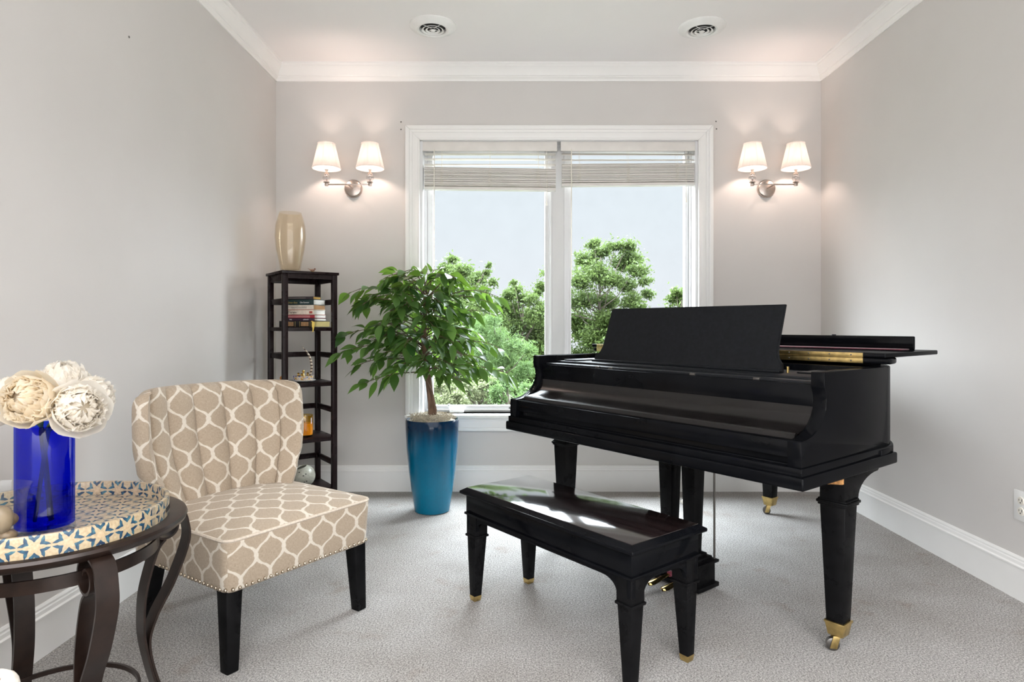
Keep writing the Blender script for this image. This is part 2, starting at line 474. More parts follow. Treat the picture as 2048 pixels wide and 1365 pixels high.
# ------------------------------------------------------------------ room shell
XL, XR, YB, ZC = -1.572, 2.028, 4.228, 2.817
YF = -0.5            # the side walls end behind the camera, left open for rear sky light
OX0, OX1, OZ0, OZ1 = -0.620, 1.214, 0.512, 2.317    # window opening
WT = 0.17
struct(MB().box(-4.5, 5.0, -3.6, YB+WT, -0.12, 0).build('floor', M['carpet']), 'grey cut-pile carpet floor', 'floor')
struct(MB().box(XL-0.14, XR+0.14, YF, YB+WT, ZC, ZC+0.12).build('ceiling', M['ceiling']), 'white painted ceiling', 'ceiling')
struct(MB().box(XL-0.14, XL, YF, YB+WT, 0, ZC).build('wall_left', M['wall']), 'light grey left wall', 'wall')
struct(MB().box(XR, XR+0.14, YF, YB+WT, 0, ZC).build('wall_right', M['wall']), 'light grey right wall', 'wall')
w = MB()
w.box(XL, OX0, YB, YB+WT, 0, ZC); w.box(OX1, XR, YB, YB+WT, 0, ZC)
w.box(OX0, OX1, YB, YB+WT, 0, OZ0); w.box(OX0, OX1, YB, YB+WT, OZ1, ZC)
bmesh.ops.remove_doubles(w.bm, verts=w.bm.verts, dist=1e-5)
struct(w.build('wall_back', M['wall'], flat=True), 'light grey back wall around the twin window', 'wall')

# crown moulding: profile (d out from the wall, z)
crown = [(0, 2.708), (0.007, 2.708), (0.009, 2.719), (0.016, 2.728), (0.019, 2.731), (0.019, 2.738), (0.024, 2.742),
         (0.030, 2.756), (0.039, 2.772), (0.049, 2.786), (0.053, 2.791), (0.053, 2.800), (0.058, 2.806), (0.058, 2.817), (0, 2.817)]
base = [(0, 0), (0.016, 0), (0.016, 0.128), (0.019, 0.130), (0.019, 0.136), (0.013, 0.141), (0.012, 0.153), (0.009, 0.157), (0.009, 0.164), (0.004, 0.172), (0, 0.172)]
for nm, prof, lab in (('trim', crown, 'white crown moulding along the '), ('baseboard', base, 'tall white baseboard along the ')):
    for i, side in enumerate(('back', 'left', 'right')):
        if side == 'back': b = MB().prism([(XL, YB-d, z) for d, z in prof], (XR-XL, 0, 0))
        elif side == 'left': b = MB().prism([(XL+d, YF, z) for d, z in prof], (0, YB-YF, 0))
        else: b = MB().prism([(XR-d, YF, z) for d, z in prof], (0, YB-YF, 0))
        struct(b.build(nm+'_'+(str(i+1) if nm == 'trim' else side), M['trim'], angle=20), lab+side+' wall', 'moulding' if nm == 'trim' else 'baseboard')

# ------------------------------------------------------------------ twin window
win = thing('window_1', 'white framed twin window with two raised blinds above the piano', 'window', (0, YB, 0))
win['kind'] = 'structure'
def border(mb, a, b, y0, y1, sides='LRT', bev=0.002):
    """strip of casing between offsets a and b out from the opening"""
    L = [(OX0-b, OZ0), (OX0-a, OZ0), (OX0-a, OZ1+a), (OX0-b, OZ1+b)]
    T = [(OX0-a, OZ1+a), (OX1+a, OZ1+a), (OX1+b, OZ1+b), (OX0-b, OZ1+b)]
    Rr = [(OX1+a, OZ0), (OX1+b, OZ0), (OX1+b, OZ1+b), (OX1+a, OZ1+a)]
    for q in (L, T, Rr):
        mb.prism([(x, y0, z) for x, z in q], (0, y1-y0, 0), bev)
c = MB()
border(c, 0.066, 0.094, -0.036, 0, bev=0.005); border(c, 0.048, 0.068, -0.026, 0, bev=0.003); border(c, 0.012, 0.050, -0.020, 0); border(c, 0.0, 0.014, -0.024, 0, bev=0.004)
c.build('casing', M['trim'], win)
c = MB(); c.box(OX0-0.094, OX1+0.094, -0.062, 0.10, 0.488, 0.512, 0.008, 3)
c.build('window_sill', M['trim'], win)
c = MB(); c.box(OX0-0.080, OX1+0.080, -0.022, 0, 0.400, 0.488, 0.003); c.box(OX0-0.080, OX1+0.080, -0.030, 0, 0.468, 0.488, 0.005); c.box(OX0-0.080, OX1+0.080, -0.027, 0, 0.400, 0.424, 0.005)
c.build('apron', M['trim'], win)
c = MB()
c.box(OX0, OX0+0.016, 0, WT, OZ0, OZ1); c.box(OX1-0.016, OX1, 0, WT, OZ0, OZ1); c.box(OX0, OX1, 0, 0.085, OZ1-0.003, OZ1).box(OX0, OX1, 0.085, WT, OZ1-0.016, OZ1); c.box(OX0, OX1, 0.09, WT, OZ0, OZ0+0.018, 0.003)
for x in (OX0+0.016, OX1-0.016):       # grooved side tracks
    s = 1 if x < 0 else -1
    for k, (ya, yb, d) in enumerate(((0.088, 0.100, 0.014), (0.108, 0.118, 0.024), (0.124, 0.17, 0.034))):
        c.box(min(x, x+s*d), max(x, x+s*d), ya, yb, OZ0, OZ1, 0.001)
c.build('jamb', M['vinyl'], win)
c = MB(); c.box(0.236, 0.362, 0.095, WT, OZ0, OZ1, 0.003)
for x in (0.252, 0.342): c.box(x-0.006, x+0.006, 0.087, 0.10, OZ0, OZ1, 0.002)
c.build('mullion', M['vinyl'], win)
for (xa, xb, ga, gb) in ((OX0+0.03, 0.238, -0.549, 0.209), (0.360, OX1-0.03, 0.387, 1.156)):
    s = MB()
    zb, zt = 0.552, 2.262
    s.box(xa, ga, 0.105, 0.155, OZ0+0.018, OZ1-0.016, 0.003); s.box(gb, xb, 0.105, 0.155, OZ0+0.018, OZ1-0.016, 0.003)
    s.box(ga, gb, 0.105, 0.155, OZ0+0.018, zb, 0.003); s.box(ga, gb, 0.105, 0.155, zt, OZ1-0.016, 0.003)
    so = s.build('sash', M['vinyl'], win)
    g = MB().box(ga-0.004, gb+0.004, 0.138, 0.144, zb-0.004, zt+0.004)
    g.build('glass_pane', M['pane'], so)
    k = MB(); xm = 0.0 if ga < 0 else 0.80
    k.box(xm-0.035, xm-0.008, 0.097, 0.106, 0.533, 0.541, 0.002); k.box(xm, xm+0.035, 0.096, 0.106, 0.532, 0.543, 0.002)
    k.build('latch', M['dark'], so)
k = MB(); k.box(-0.43, -0.335, 0.02, 0.09, 0.512, 0.536, 0.008, 3); k.tube([(-0.41, 0.03, 0.53), (-0.425, 0.01, 0.55), (-0.43, 0.0, 0.565)], 0.007); k.ball((-0.43, 0.0, 0.567), 0.011, 8)
k.build('crank', M['plastic'], win)

# ------------------------------------------------------------------ blinds (hung inside the opening)
def blind(x0, x1, label, opens, tilt, sl, sr, wand, cordx, wz):
    t = thing('window_blind', label, 'blind', (0, YB, 0), 0, 'raised slatted blinds')
    MB().box(x0, x1, 0.006, 0.016, 2.251, 2.3135, 0.003).box(x0+0.004, x1-0.004, 0.016, 0.070, 2.268, 2.312, 0.002).build('valance', M['slat'], t)
    b = MB()
    a, e = x0+0.010, x1-0.008
    def slat(zl, zr, tl, th=0.0042):
        ang = tl
        cy, hd = 0.047, 0.024
        pts = []
        for s in (-1, -0.4, 0.4, 1):
            pts.append((s*hd*math.cos(ang), s*hd*math.sin(ang) + 0.002*(1-s*s)))
        ring = [(y, z+th) for y, z in pts] + [(y, z) for y, z in pts[::-1]]
        b.prism([(a, cy+y, zl+z) for y, z in ring], (e-a, 0, zr-zl))
    for z, q in zip(opens, tilt): slat(z + rng.uniform(-.002, .002), z + rng.uniform(-.002, .002), q)
    n = 21
    for i in range(n):
        f = i/(n-1)
        slat(sl[0]+(sl[1]-sl[0])*f, sr[0]+(sr[1]-sr[0])*f, rng.uniform(-.05, .05))
    b.build('slats', M['slat'], t, angle=25)
    MB().prism([(a, 0.024, sl[1]-0.024), (a, 0.070, sl[1]-0.024), (a, 0.070, sl[1]-0.004), (a, 0.024, sl[1]-0.004)], (e-a, 0, sr[1]-sl[1]), 0.003).build('bottom_rail', M['slat'], t)
    L = x1-x0
    for f in (0.14, 0.5, 0.86):
        x = x0+f*L
        z = sl[1]+(sr[1]-sl[1])*f
        zt = sl[0]+(sr[0]-sl[0])*f
        c = MB()
        for yy in (0.0195, 0.0745): c.tube([(x, yy, 2.27), (x+.002, yy, zt)], 0.0009, 5)
        pts = []
        for i in range(40):       # gathered ladder tape in loose loops in front of the stack
            g = i/39
            pts.append((x+0.013*math.sin(i*1.9)+0.004*math.sin(i*0.7), 0.0185+0.003*math.cos(i*1.9), zt+(z-zt)*g))
        c.tube(pts, 0.0009, 4)
        c.build('ladder_cord', M['cord'], t)
    MB().tube([(wand, 0.004, 2.262), (wand, 0.003, wz)], 0.0035, 6).build('tilt_wand', M['cord'], t)
    MB().tube([(cordx, 0.004, 2.262), (cordx+.001, 0.003, sl[1]-0.10)], 0.0014, 5).tube([(cordx, 0.003, sl[1]-0.10), (cordx, 0.003, sl[1]-0.135)], [0.002, 0.006], 8).build('lift_cord', M['cord'], t)
blind(-0.607, 0.286, 'white slatted blind raised over the left pane with its stack sagging right', (2.238, 2.203, 2.165), (0.0, 0.02, -0.03), (2.1454, 2.026), (2.132, 2.016), -0.528, 0.216, 1.30)
blind(0.309, 1.209, 'white slatted blind raised over the right pane with its stack sagging left', (2.236, 2.198), (0.45, 0.42), (2.165, 2.046), (2.173, 2.054), 0.380, 1.138, 1.40)

# ------------------------------------------------------------------ wall sconces
def sconce(x, label):
    t = thing('wall_sconce', label, 'wall light', (x, YB, 1.998), 0, 'twin-shade wall sconces')
    A = Matrix.Rotation(R(90), 4, 'X')
    dx = 0.019 if x < 0 else 0.02
    MB().lathe([(0, 0.024), (0.050, 0.022), (0.056, 0.018), (0.060, 0.006), (0.060, 0), (0, 0)], 48, M=A).build('backplate', M['nickel'], t)
    MB().tube([(0, -0.02, 0), (0, -0.134, 0)], 0.0055, 12).box(-0.139, 0.139, -0.138, -0.130, -0.004, 0.004, 0.001).build('arm', M['nickel'], t)
    for s in (-1, 1):
        px = s*0.139
        MB().box(px-0.010, px+0.010, -0.144, -0.124, -0.009, 0.010, 0.002).lathe([(0, 0.010), (0.018, 0.011), (0.020, 0.016), (0.0, 0.018)], 20, (px, -0.134, 0)).build('arm_end', M['nickel'], t)
        MB().ball((px, -0.134, 0.041), 0.024, 12).build('crystal_ball', M['crystal'], t)
        MB().tube([(px, -0.134, 0.018), (px, -0.134, 0.066)], 0.004, 8).lathe([(0.0, 0.064), (0.016, 0.065), (0.015, 0.070), (0.008, 0.074), (0.007, 0.092), (0.0, 0.092)], 20, (px, -0.134, 0)).build('stem', M['nickel'], t)
        MB().lathe([(0.012, 0.092), (0.013, 0.125), (0.011, 0.13), (0.0, 0.13)], 16, (px, -0.134, 0)).build('candle_sleeve', M['plastic'], t)
        n, segs = 48, []
        ro, ri = [], []
        zb, zt, rb, rt = 0.100, 0.262, 0.0905, 0.0545
        sh = MB()
        prof = [(rb, zb), (rb+0.001, zb+0.006), (rb-0.0015, zb+0.008), (rt, zt-0.006), (rt+0.001, zt-0.005), (rt+0.001, zt), (rt-0.0015, zt), (rb-0.003, zb)]
        sh.lathe(prof+[prof[0]], 48, (px, -0.134, 0))
        so = sh.build('lamp_shade', M['shade'], t, angle=30)
        rib = MB()
        for k in range(6):
            a = PI/6+k*PI/3
            rib.tube([(px+(rb+.0005)*math.cos(a), -0.134+(rb+.0005)*math.sin(a), zb+.006), (px+(rt+.0005)*math.cos(a), -0.134+(rt+.0005)*math.sin(a), zt-.005)], 0.0008, 4)
        rib.build('shade_seam', M['shade'], so)
        L = bpy.data.lights.new('sconce_bulb', 'POINT'); L.energy = SCONCE_W; L.color = (1.0, 0.78, 0.68); L.shadow_soft_size = 0.02
        lo = bpy.data.objects.new('sconce_bulb', L); COL.objects.link(lo)
        lo.location = (x+px, YB-0.134, 1.998+0.172)

SCONCE_W = 3.2
sconce(-1.060, 'two-shade nickel wall sconce on the back wall left of the window')
sconce(1.664, 'two-shade nickel wall sconce on the back wall right of the window')

# ------------------------------------------------------------------ ceiling vents
def vent(x, y, label):
    t = thing('ceiling_vent', label, 'vent', (x, y, ZC), 0, 'round ceiling air vents')
    MB().lathe([(0.074, -0.012), (0.078, -0.022), (0.090, -0.026), (0.112, -0.016), (0.128, -0.010), (0.134, -0.004), (0.134, 0), (0.074, 0), (0.074, -0.012)], 56).build('flange', M['plastic'], t)
    MB().lathe([(0, -0.002), (0.078, -0.002), (0.078, -0.0005), (0, -0.0005)], 40).build('duct_shade_disc', M['void'], t)  # solid near-black disc painted for the shade inside the duct
    for r in (0.057, 0.036):
        MB().lathe([(r-0.005, -0.022), (r+0.004, -0.028), (r+0.006, -0.0265), (r-0.004, -0.0205), (r-0.005, -0.022)], 48).build('cone_ring', M['plastic'], t)
    MB().lathe([(0, -0.031), (0.012, -0.030), (0.016, -0.026), (0.010, -0.022), (0, -0.022)], 32).build('damper_knob', M['plastic'], t)
    b = MB()
    for k in range(4):
        a = PI/4+k*PI/2
        b.tube([(0.012*math.cos(a), 0.012*math.sin(a), -0.016), (0.080*math.cos(a), 0.080*math.sin(a), -0.016)], 0.0022, 6)
    b.build('spoke', M['plastic'], t)
vent(-0.466, 3.675, 'white round ceiling vent over the plant side of the window')
vent(1.083, 3.69, 'white round ceiling vent over the piano side of the window')

# ------------------------------------------------------------------ outlet on the right wall, wall anchors, cable
t = thing('wall_outlet', 'white double wall outlet low on the right wall', 'outlet', (XR, 2.552, 0.376))
MB().box(-0.006, 0, -0.038, 0.038, -0.060, 0.060, 0.002).build('cover_plate', M['plastic'], t)
for z in (0.021, -0.021):
    s = MB().lathe([(0, 0.009), (0.0155, 0.009), (0.0165, 0.006), (0.0165, 0), (0, 0)], 24, M=Matrix.Translation((0, 0, z)) @ Matrix.Rotation(R(-90), 4, 'Y')).build('socket', M['cord'], t)
    k = MB().box(-0.0096, -0.0088, -0.0085, -0.006, -0.002+z, 0.008+z).box(-0.0096, -0.0088, 0.0055, 0.008, -0.001+z, 0.007+z)
    k.lathe([(0, 0.0006), (0.0028, 0.0006), (0.0028, 0), (0, 0)], 12, M=Matrix.Translation((-0.009, 0, z-0.0075)) @ Matrix.Rotation(R(-90), 4, 'Y'))
    k.build('socket_slots', M['dark'], s)
def anchor(p, label, ax):
    b = MB().lathe([(0, 0.003), (0.004, 0.002), (0.005, 0), (0, 0)], 12)
    o = b.build('wall_anchor', M['steel'])
    o.location = p; o.rotation_euler = (R(90), 0, 0) if ax == 'b' else (0, R(90), 0)
    tag(o, label, 'screw', 'small wall anchors')
S = 4.228/1280
for px, py, lb in ((802, 244, 'tiny grey wall anchor left of the window, upper of two'), (802, 259, 'tiny grey wall anchor left of the window, lower of two'),
                   (1432, 243, 'tiny grey wall anchor right of the window, upper of two'), (1433, 258, 'tiny grey wall anchor right of the window, lower of two')):
    anchor(((px-CX)*S, YB, H+(CYH-py)*S), lb, 'b')
Yh = XL*F/(258-CX)
anchor((XL, Yh, H+(CYH-74)*Yh/F), 'tiny grey wall anchor high on the left wall', 'l')
t = thing('power_cable', 'white cable with a plug lying on the carpet under the piano', 'cable', (1.05, 3.91, 0))
pts = []
for i in range(50):
    f = i/49
    pts.append((-0.02-0.12*f+0.03*math.sin(f*9), 0.01+0.16*f+0.025*math.cos(f*11), 0.006+0.05*max(0, math.sin(f*PI))*f))
MB().tube(pts, 0.0032, 6).build('wire', M['cord'], t)
MB().box(-0.022, 0.022, -0.016, 0.018, 0.002, 0.030, 0.006, 3).tube([(0.02, 0, 0.016), (0.038, -0.006, 0.018)], 0.011, 10).build('plug', M['cord'], t)
# ------------------------------------------------------------------ grand piano (local x along the keyboard, y towards the tail)
PA = math.atan2(-0.7893, 0.6142)
pn = thing('grand_piano', 'black baby grand piano with closed keyboard lid and folded-back top', 'piano', (-0.041, 3.077, 0), PA)
W = 1.475
# rear body
rear = [(0.015, 0.55), (0.015, 1.52), (0.022, 1.64), (0.06, 1.735), (0.13, 1.785), (0.24, 1.805), (0.36, 1.80), (0.48, 1.78), (0.58, 1.735), (0.66, 1.665),
        (0.73, 1.575), (0.80, 1.475), (0.88, 1.37), (0.98, 1.255), (1.09, 1.14), (1.20, 1.03), (1.30, 0.92), (1.375, 0.82), (1.425, 0.735), (1.452, 0.66), (1.460, 0.60), (1.460, 0.55)]
def smooth_poly(p, n=3):
    """round a closed outline by corner cutting, leaving its two front corners"""
    for _ in range(n):
        q = [p[0]]
        for a, b in zip(p[1:-2], p[2:-1]):
            q.append((a[0]*.75+b[0]*.25, a[1]*.75+b[1]*.25)); q.append((a[0]*.25+b[0]*.75, a[1]*.25+b[1]*.75))
        q.append(p[-1]); p = q
    return p
rs = smooth_poly(rear, 2)
def offset_poly(p, d):
    out = []
    for i in range(len(p)):
        a = Vector(p[max(i-1, 0)]); b = Vector(p[min(i+1, len(p)-1)])
        t = (b-a); t = t.normalized() if t.length > 1e-9 else Vector((0, 1))
        n = Vector((-t.y, t.x))
        out.append((p[i][0]+n.x*d, p[i][1]+n.y*d))
    return out
b = MB().prism([(u, v, 0.655) for u, v in rs][::-1], (0, 0, 0.292), 0.004)
b.build('rim', M['black'], pn, angle=30)
MB().prism([(u, v, 0.625) for u, v in offset_poly(rs, 0.010)][::-1], (0, 0, 0.032), 0.003).build('rim_moulding', M['black'], pn, angle=30)
MB().box(0.06, 1.415, 0.19, 0.58, 0.66, 0.903, 0.002).build('action_case', M['black_satin'], pn)
# key bed with stepped mouldings
MB().box(0, W, 0, 0.67, 0.598, 0.638, 0.006, 3).box(0.009, W-0.009, 0.009, 0.66, 0.636, 0.664, 0.004).build('keybed', M['black'], pn)
# arms
arm = [(0.016, 0.662), (0.016, 0.742), (0.020, 0.745), (0.050, 0.747), (0.082, 0.754), (0.110, 0.766), (0.135, 0.783), (0.156, 0.806), (0.170, 0.833), (0.174, 0.856), (0.171, 0.878), (0.162, 0.898),
       (0.160, 0.903), (0.160, 0.949), (0.62, 0.949), (0.62, 0.662)]
for u in (0.015, W-0.060):
    MB().prism([(u, v, z) for v, z in arm], (0.045, 0, 0), 0.0025).build('arm', M['black'], pn, angle=25)
# key slip, fallboard
MB().box(0.06, W-0.06, 0.022, 0.060, 0.690, 0.742, 0.003).box(0.06, W-0.06, 0.040, 0.06, 0.662, 0.692).box(0.06, W-0.06, 0.030, 0.05, 0.662, 0.670, 0.003).build('key_slip', M['black'], pn)
fb = [(0.062, 0.735), (0.062, 0.746), (0.066, 0.756), (0.072, 0.760), (0.080, 0.760), (0.084, 0.757), (0.090, 0.760), (0.110, 0.764), (0.130, 0.771), (0.148, 0.781), (0.162, 0.793), (0.172, 0.807), (0.177, 0.822), (0.178, 0.835)]
def strip(name, prof, th, mat):
    """board with a moulded section: front face prof, thickness towards the back"""
    back = [(v+th, z-th*0.4) for v, z in prof][::-1]
    ring = prof+back
    return MB().prism([(0.062, v, z) for v, z in ring], (W-0.124, 0, 0)).build(name, mat, pn, angle=25)
strip('fallboard', fb, 0.010, M['fallboard'])
MB().box(0.062, W-0.062, 0.178, 0.194, 0.82, 0.906, 0.003).build('name_board', M['black'], pn)
MB().box(0.064, W-0.064, 0.200, 0.262, 0.900, 0.913, 0.003).build('fallboard_rail', M['black_satin'], pn)
for u in (0.42, 0.50, 0.93, 1.20):
    MB().box(u-0.012, u+0.012, 0.196, 0.206, 0.905, 0.9145, 0.001).build('hinge_pin', M['steel'], pn)
MB().box(0.064, W-0.064, 0.270, 0.63, 0.903, 0.922, 0.003).build('music_shelf', M['black_satin'], pn)
MB().box(0.10, 0.18, 0.29, 0.60, 0.922, 0.929, 0.002).build('desk_slide', M['black_satin'], pn)
MB().box(1.24, 1.40, 0.40, 0.60, 0.922, 0.928, 0.002).build('desk_slide', M['black_satin'], pn)
# music desk: leaning panel with flared foot
def desk_pt(u, h): return (u, 0.375+0.078*max(0, h-0.03)/0.225+0.0, 0.924+h)
L = [(0.222, 0.0), (0.228, 0.030), (0.244, 0.034), (0.258, 0.050), (0.266, 0.075), (0.268, 0.110), (0.269, 0.254)]
ring = L + [(1.165, 0.254), (1.166, 0.110), (1.168, 0.075), (1.176, 0.050), (1.190, 0.034), (1.194, 0.030), (1.196, 0.0)]
t = bmesh.new()
fa = [t.verts.new((u, 0.375, 0.924+h)) for u, h in ring]
f0 = t.faces.new(fa)
r = bmesh.ops.extrude_face_region(t, geom=[f0])
bmesh.ops.translate(t, vec=(0, 0.016, 0), verts=[x for x in r['geom'] if isinstance(x, bmesh.types.BMVert)])
bmesh.ops.recalc_face_normals(t, faces=t.faces)
bmesh.ops.bevel(t, geom=[e for e in t.edges if e.calc_face_angle(0) > R(50)], offset=0.002, segments=2, affect='EDGES')
for v in t.verts: v.co.y += 0.078*max(0, v.co.z-0.954)/0.225
d = MB(); d.add(t); d.build('music_desk', M['black_satin'], pn, angle=25)
MB().box(0.222, 1.196, 0.356, 0.392, 0.922, 0.932, 0.003).build('desk_ledge', M['black_satin'], pn)
MB().tube([(1.205, 0.40, 0.922), (1.205, 0.40, 0.945)], 0.005, 8).build('desk_pivot', M['brass'], pn)
# lid, folded front flap
lid = [(u, v) for u, v in offset_poly(rs, 0.020)]
lid = [(lid[0][0], 0.60)] + [p for p in lid if p[1] > 0.605] + [(lid[-1][0], 0.60)]
MB().prism([(u, v, 0.958) for u, v in lid][::-1], (0, 0, 0.020), 0.005, 3).build('lid', M['black'], pn, angle=30)
MB().prism([(u, v, 0.947) for u, v in offset_poly(rs, -0.02) if v > 0.60][::-1], (0, 0, 0.012)).build('lid_batten', M['black_satin'], pn, angle=30)
fl = MB().box(-0.02, 1.462, 0.60, 1.090, 0.980, 0.997, 0.004, 3).build('lid_flap', M['black'], pn)
MB().box(0.075, 1.380, 1.068, 1.090, 0.996, 1.052, 0.004).build('flap_lip', M['black'], fl)
MB().box(0.09, 1.365, 0.99, 1.068, 0.9965, 0.9995, 0.001).build('red_strip', M['dark_red'], fl)  # thin dark red strip along the foot of the lip
MB().tube([(1.05, 1.079, 1.052), (1.05, 1.079, 1.057)], 0.009, 10).build('lid_button', M['dark'], fl)
hg = MB().box(0.02, 1.385, 0.5975, 0.601, 0.981, 0.9965, 0.0006).box(0.02, 1.385, 0.5975, 0.601, 0.9585, 0.977, 0.0006).tube([(0.02, 0.598, 0.979), (1.385, 0.598, 0.979)], 0.0026, 8).build('piano_hinge', M['brass'], pn)
sc = MB().ball((0, 0, 0), 0.0032, 6).build('hinge_screw', M['steel'], hg)
for i in range(17):
    for z in (0.989, 0.967):
        s_ = sc if i == 0 and z > 0.98 else sc.copy()
        if s_ is not sc: COL.objects.link(s_)
        s_.location = (0.055+i*0.0805, 0.5975, z)
# legs on brass ferrules and casters
def pleg(u, v, front):
    l = MB()
    l.taper(u, v, 0.085, 0.50, 0.056, 0.086, 0.003)
    l.box(u-0.048, u+0.048, v-0.048, v+0.048, 0.492, 0.502, 0.003).box(u-0.052, u+0.052, v-0.052, v+0.052, 0.500, 0.510, 0.003).box(u-0.048, u+0.048, v-0.048, v+0.048, 0.508, 0.516, 0.003)
    if front:
        br = [(v-0.046, 0.512), (v-0.046, 0.560), (v-0.06, 0.598), (v+0.215, 0.598), (v+0.213, 0.590)]
        for k in range(9):
            a = k/8*PI/2
            br.append((v+0.205-0.150*math.sin(a), 0.512+0.073*math.cos(a)**1.0*1.0))
        br.append((v+0.046, 0.512))
        l.prism([(u-0.042, y, z) for y, z in br], (0.084, 0, 0), 0.003)
    else:
        l.taper(u, v, 0.515, 0.655, 0.09, 0.105)
    o = l.build('leg', M['black_leg'], pn, angle=30)
    MB().taper(u, v, 0.052, 0.096, 0.050, 0.064, 0.003).taper(u, v, 0.093, 0.101, 0.068, 0.068, 0.002).build('brass_ferrule', M['brass'], o)
    c = MB()
    A = Matrix.Translation((u-0.012, v-0.016, 0.021)) @ Matrix.Rotation(R(35), 4, 'Z') @ Matrix.Rotation(R(90), 4, 'X')
    c.lathe([(0, -0.012), (0.015, -0.012), (0.021, -0.009), (0.021, 0.009), (0.015, 0.012), (0, 0.012)], 24, M=A)
    c.build('caster_wheel', M['steel'], o)
    A = Matrix.Translation((u-0.012, v-0.016, 0.021)) @ Matrix.Rotation(R(35), 4, 'Z')
    f = MB()
    for s in (-1, 1):
        f.prism([(-0.011, s*0.017-0.002, -0.010), (0.011, s*0.017-0.002, -0.010), (0.022, s*0.017-0.002, 0.032), (0.0, s*0.017-0.002, 0.032)], (0, 0.004, 0), 0.001, M=A)
    f.tube([(u, v, 0.050), (u, v, 0.060)], 0.018, 12)
    f.build('caster_fork', M['brass'], o)
    return o
l1 = pleg(1.418, 0.340, True); l2 = pleg(0.057, 0.340, True); l3 = pleg(0.429, 1.606, False)
ch = MB(); rr = random.Random(3)
pts = [(1.372, 0.277, 0.572), (1.40, 0.2755, 0.566), (1.425, 0.2765, 0.571), (1.462, 0.2765, 0.576), (1.462, 0.2765, 0.5975), (1.43, 0.276, 0.596), (1.39, 0.277, 0.5975), (1.372, 0.2765, 0.592)]
ch.prism([(p[0], p[1]-0.0025, p[2]) for p in pts], (0, 0.012, 0), 0.001)
o = ch.build('chipped_wood', M['rawwood'], l1); o['label'] = 'exposed orange wood where lacquer has chipped off'
# pedal lyre

def part_root(mb, name, mat): return mb.build(name, mat, pn)
bx = MB().box(0.60, 0.875, 0.315, 0.455, 0.012, 0.030, 0.003).box(0.612, 0.863, 0.327, 0.443, 0.028, 0.118, 0.003).box(0.600, 0.875, 0.315, 0.455, 0.112, 0.124, 0.003)
bx.box(0.62, 0.855, 0.335, 0.435, 0.122, 0.138, 0.003).box(0.635, 0.84, 0.35, 0.42, 0.136, 0.150, 0.003)
po = part_root(bx, 'pedal_box', M['black_leg'])
for u in (0.675, 0.795):
    part_root(MB().taper(u, 0.385, 0.145, 0.598, 0.050, 0.074, 0.003), 'lyre_post', M['black_leg'])
for u in (0.665, 0.735, 0.805):
    MB().box(u-0.008, u+0.008, 0.30, 0.318, 0.044, 0.066, 0.001).build('felt_bushing', M['dark_red'], po)
    k = MB()
    rows = []
    for f, hw in ((0, .008), (0.3, .008), (0.55, .012), (0.75, .019), (0.9, .020), (0.97, .014), (1.0, .004)):
        y = 0.33-0.155*f; z = 0.055-0.012*f
        rows.append([(u-hw, y, z), (u-hw*.6, y, z+.005), (u, y, z+.007), (u+hw*.6, y, z+.005), (u+hw, y, z), (u+hw*.6, y, z-.005), (u, y, z-.006), (u-hw*.6, y, z-.005)])
    k.grid(rows, closed=True)
    k.build('pedal', M['gold'], po, recalc=True)
for u in (0.735, 0.868):
    part_root(MB().tube([(u, 0.43, 0.13), (u, 0.43, 0.60)], 0.0045, 8), 'pedal_rod', M['steel'])

# ------------------------------------------------------------------ piano bench
bn = thing('piano_bench', 'low black lacquered piano bench in front of the grand piano', 'bench', (0.2065, 2.3275, 0), math.atan2(-0.781, 0.6245))
hx, hy, zt = 0.4545, 0.187, 0.450
MB().box(-hx+0.024, hx-0.024, -hy+0.024, hy-0.024, zt-0.010, zt, 0.002).build('seat_lid', M['benchtop'], bn)
MB().prism([(-hx+0.002, -hy+0.002, zt-0.026), (hx-0.002, -hy+0.002, zt-0.026), (hx-0.002, hy-0.002, zt-0.026), (-hx+0.002, hy-0.002, zt-0.026)], (0, 0, 0.013), 0.005, 3).build('top_moulding', M['black'], bn)
# bevelled slope between moulding and lid
g = MB()
g.grid([[(sx*(hx-0.006), sy*(hy-0.006), zt-0.0135) for sx, sy in ((-1, -1), (1, -1), (1, 1), (-1, 1))], [(sx*(hx-0.024), sy*(hy-0.024), zt-0.002) for sx, sy in ((-1, -1), (1, -1), (1, 1), (-1, 1))]], closed=True)
g.box(-hx+0.026, hx-0.026, -hy+0.026, hy-0.026, zt-0.02, zt-0.004)
g.build('bevelled_edge', M['black'], bn, recalc=True)
ax, ay = hx-0.024, hy-0.022
MB().box(-ax, ax, -ay, ay, 0.350, zt-0.026, 0.002).box(-ax-0.006, ax+0.006, -ay-0.006, ay+0.006, 0.343, 0.352, 0.002).build('case', M['black'], bn)
def bench_apron(side):
    z0, zl = 0.345, 0.285
    if side in 'fb':
        y = -ay+0.004 if side == 'f' else ay-0.020
        n, half = 'x', ax
    else:
        y = -ax+0.004 if side == 'l' else ax-0.020
        n, half = 'y', ay
    leg, rad = 0.062, 0.060
    p = [(-half, z0), (half, z0), (half, zl), (half-leg, zl)]
    for k in range(1, 9):
        a = k/8*PI/2
        p.append((half-leg-rad*(1-math.cos(a)), zl+(0.328-zl)*math.sin(a)))
    for k in range(8, -1, -1):
        a = k/8*PI/2
        p.append((-half+leg+rad*(1-math.cos(a)), zl+(0.328-zl)*math.sin(a)))
    p += [(-half, zl)]
    b = MB()
    if n == 'x': b.prism([(q, y, z) for q, z in p], (0, 0.016, 0), 0.0015)
    else: b.prism([(y, q, z) for q, z in p], (0.016, 0, 0), 0.0015)
    return b.build('apron', M['black'], bn)
for s in 'fblr': bench_apron(s)
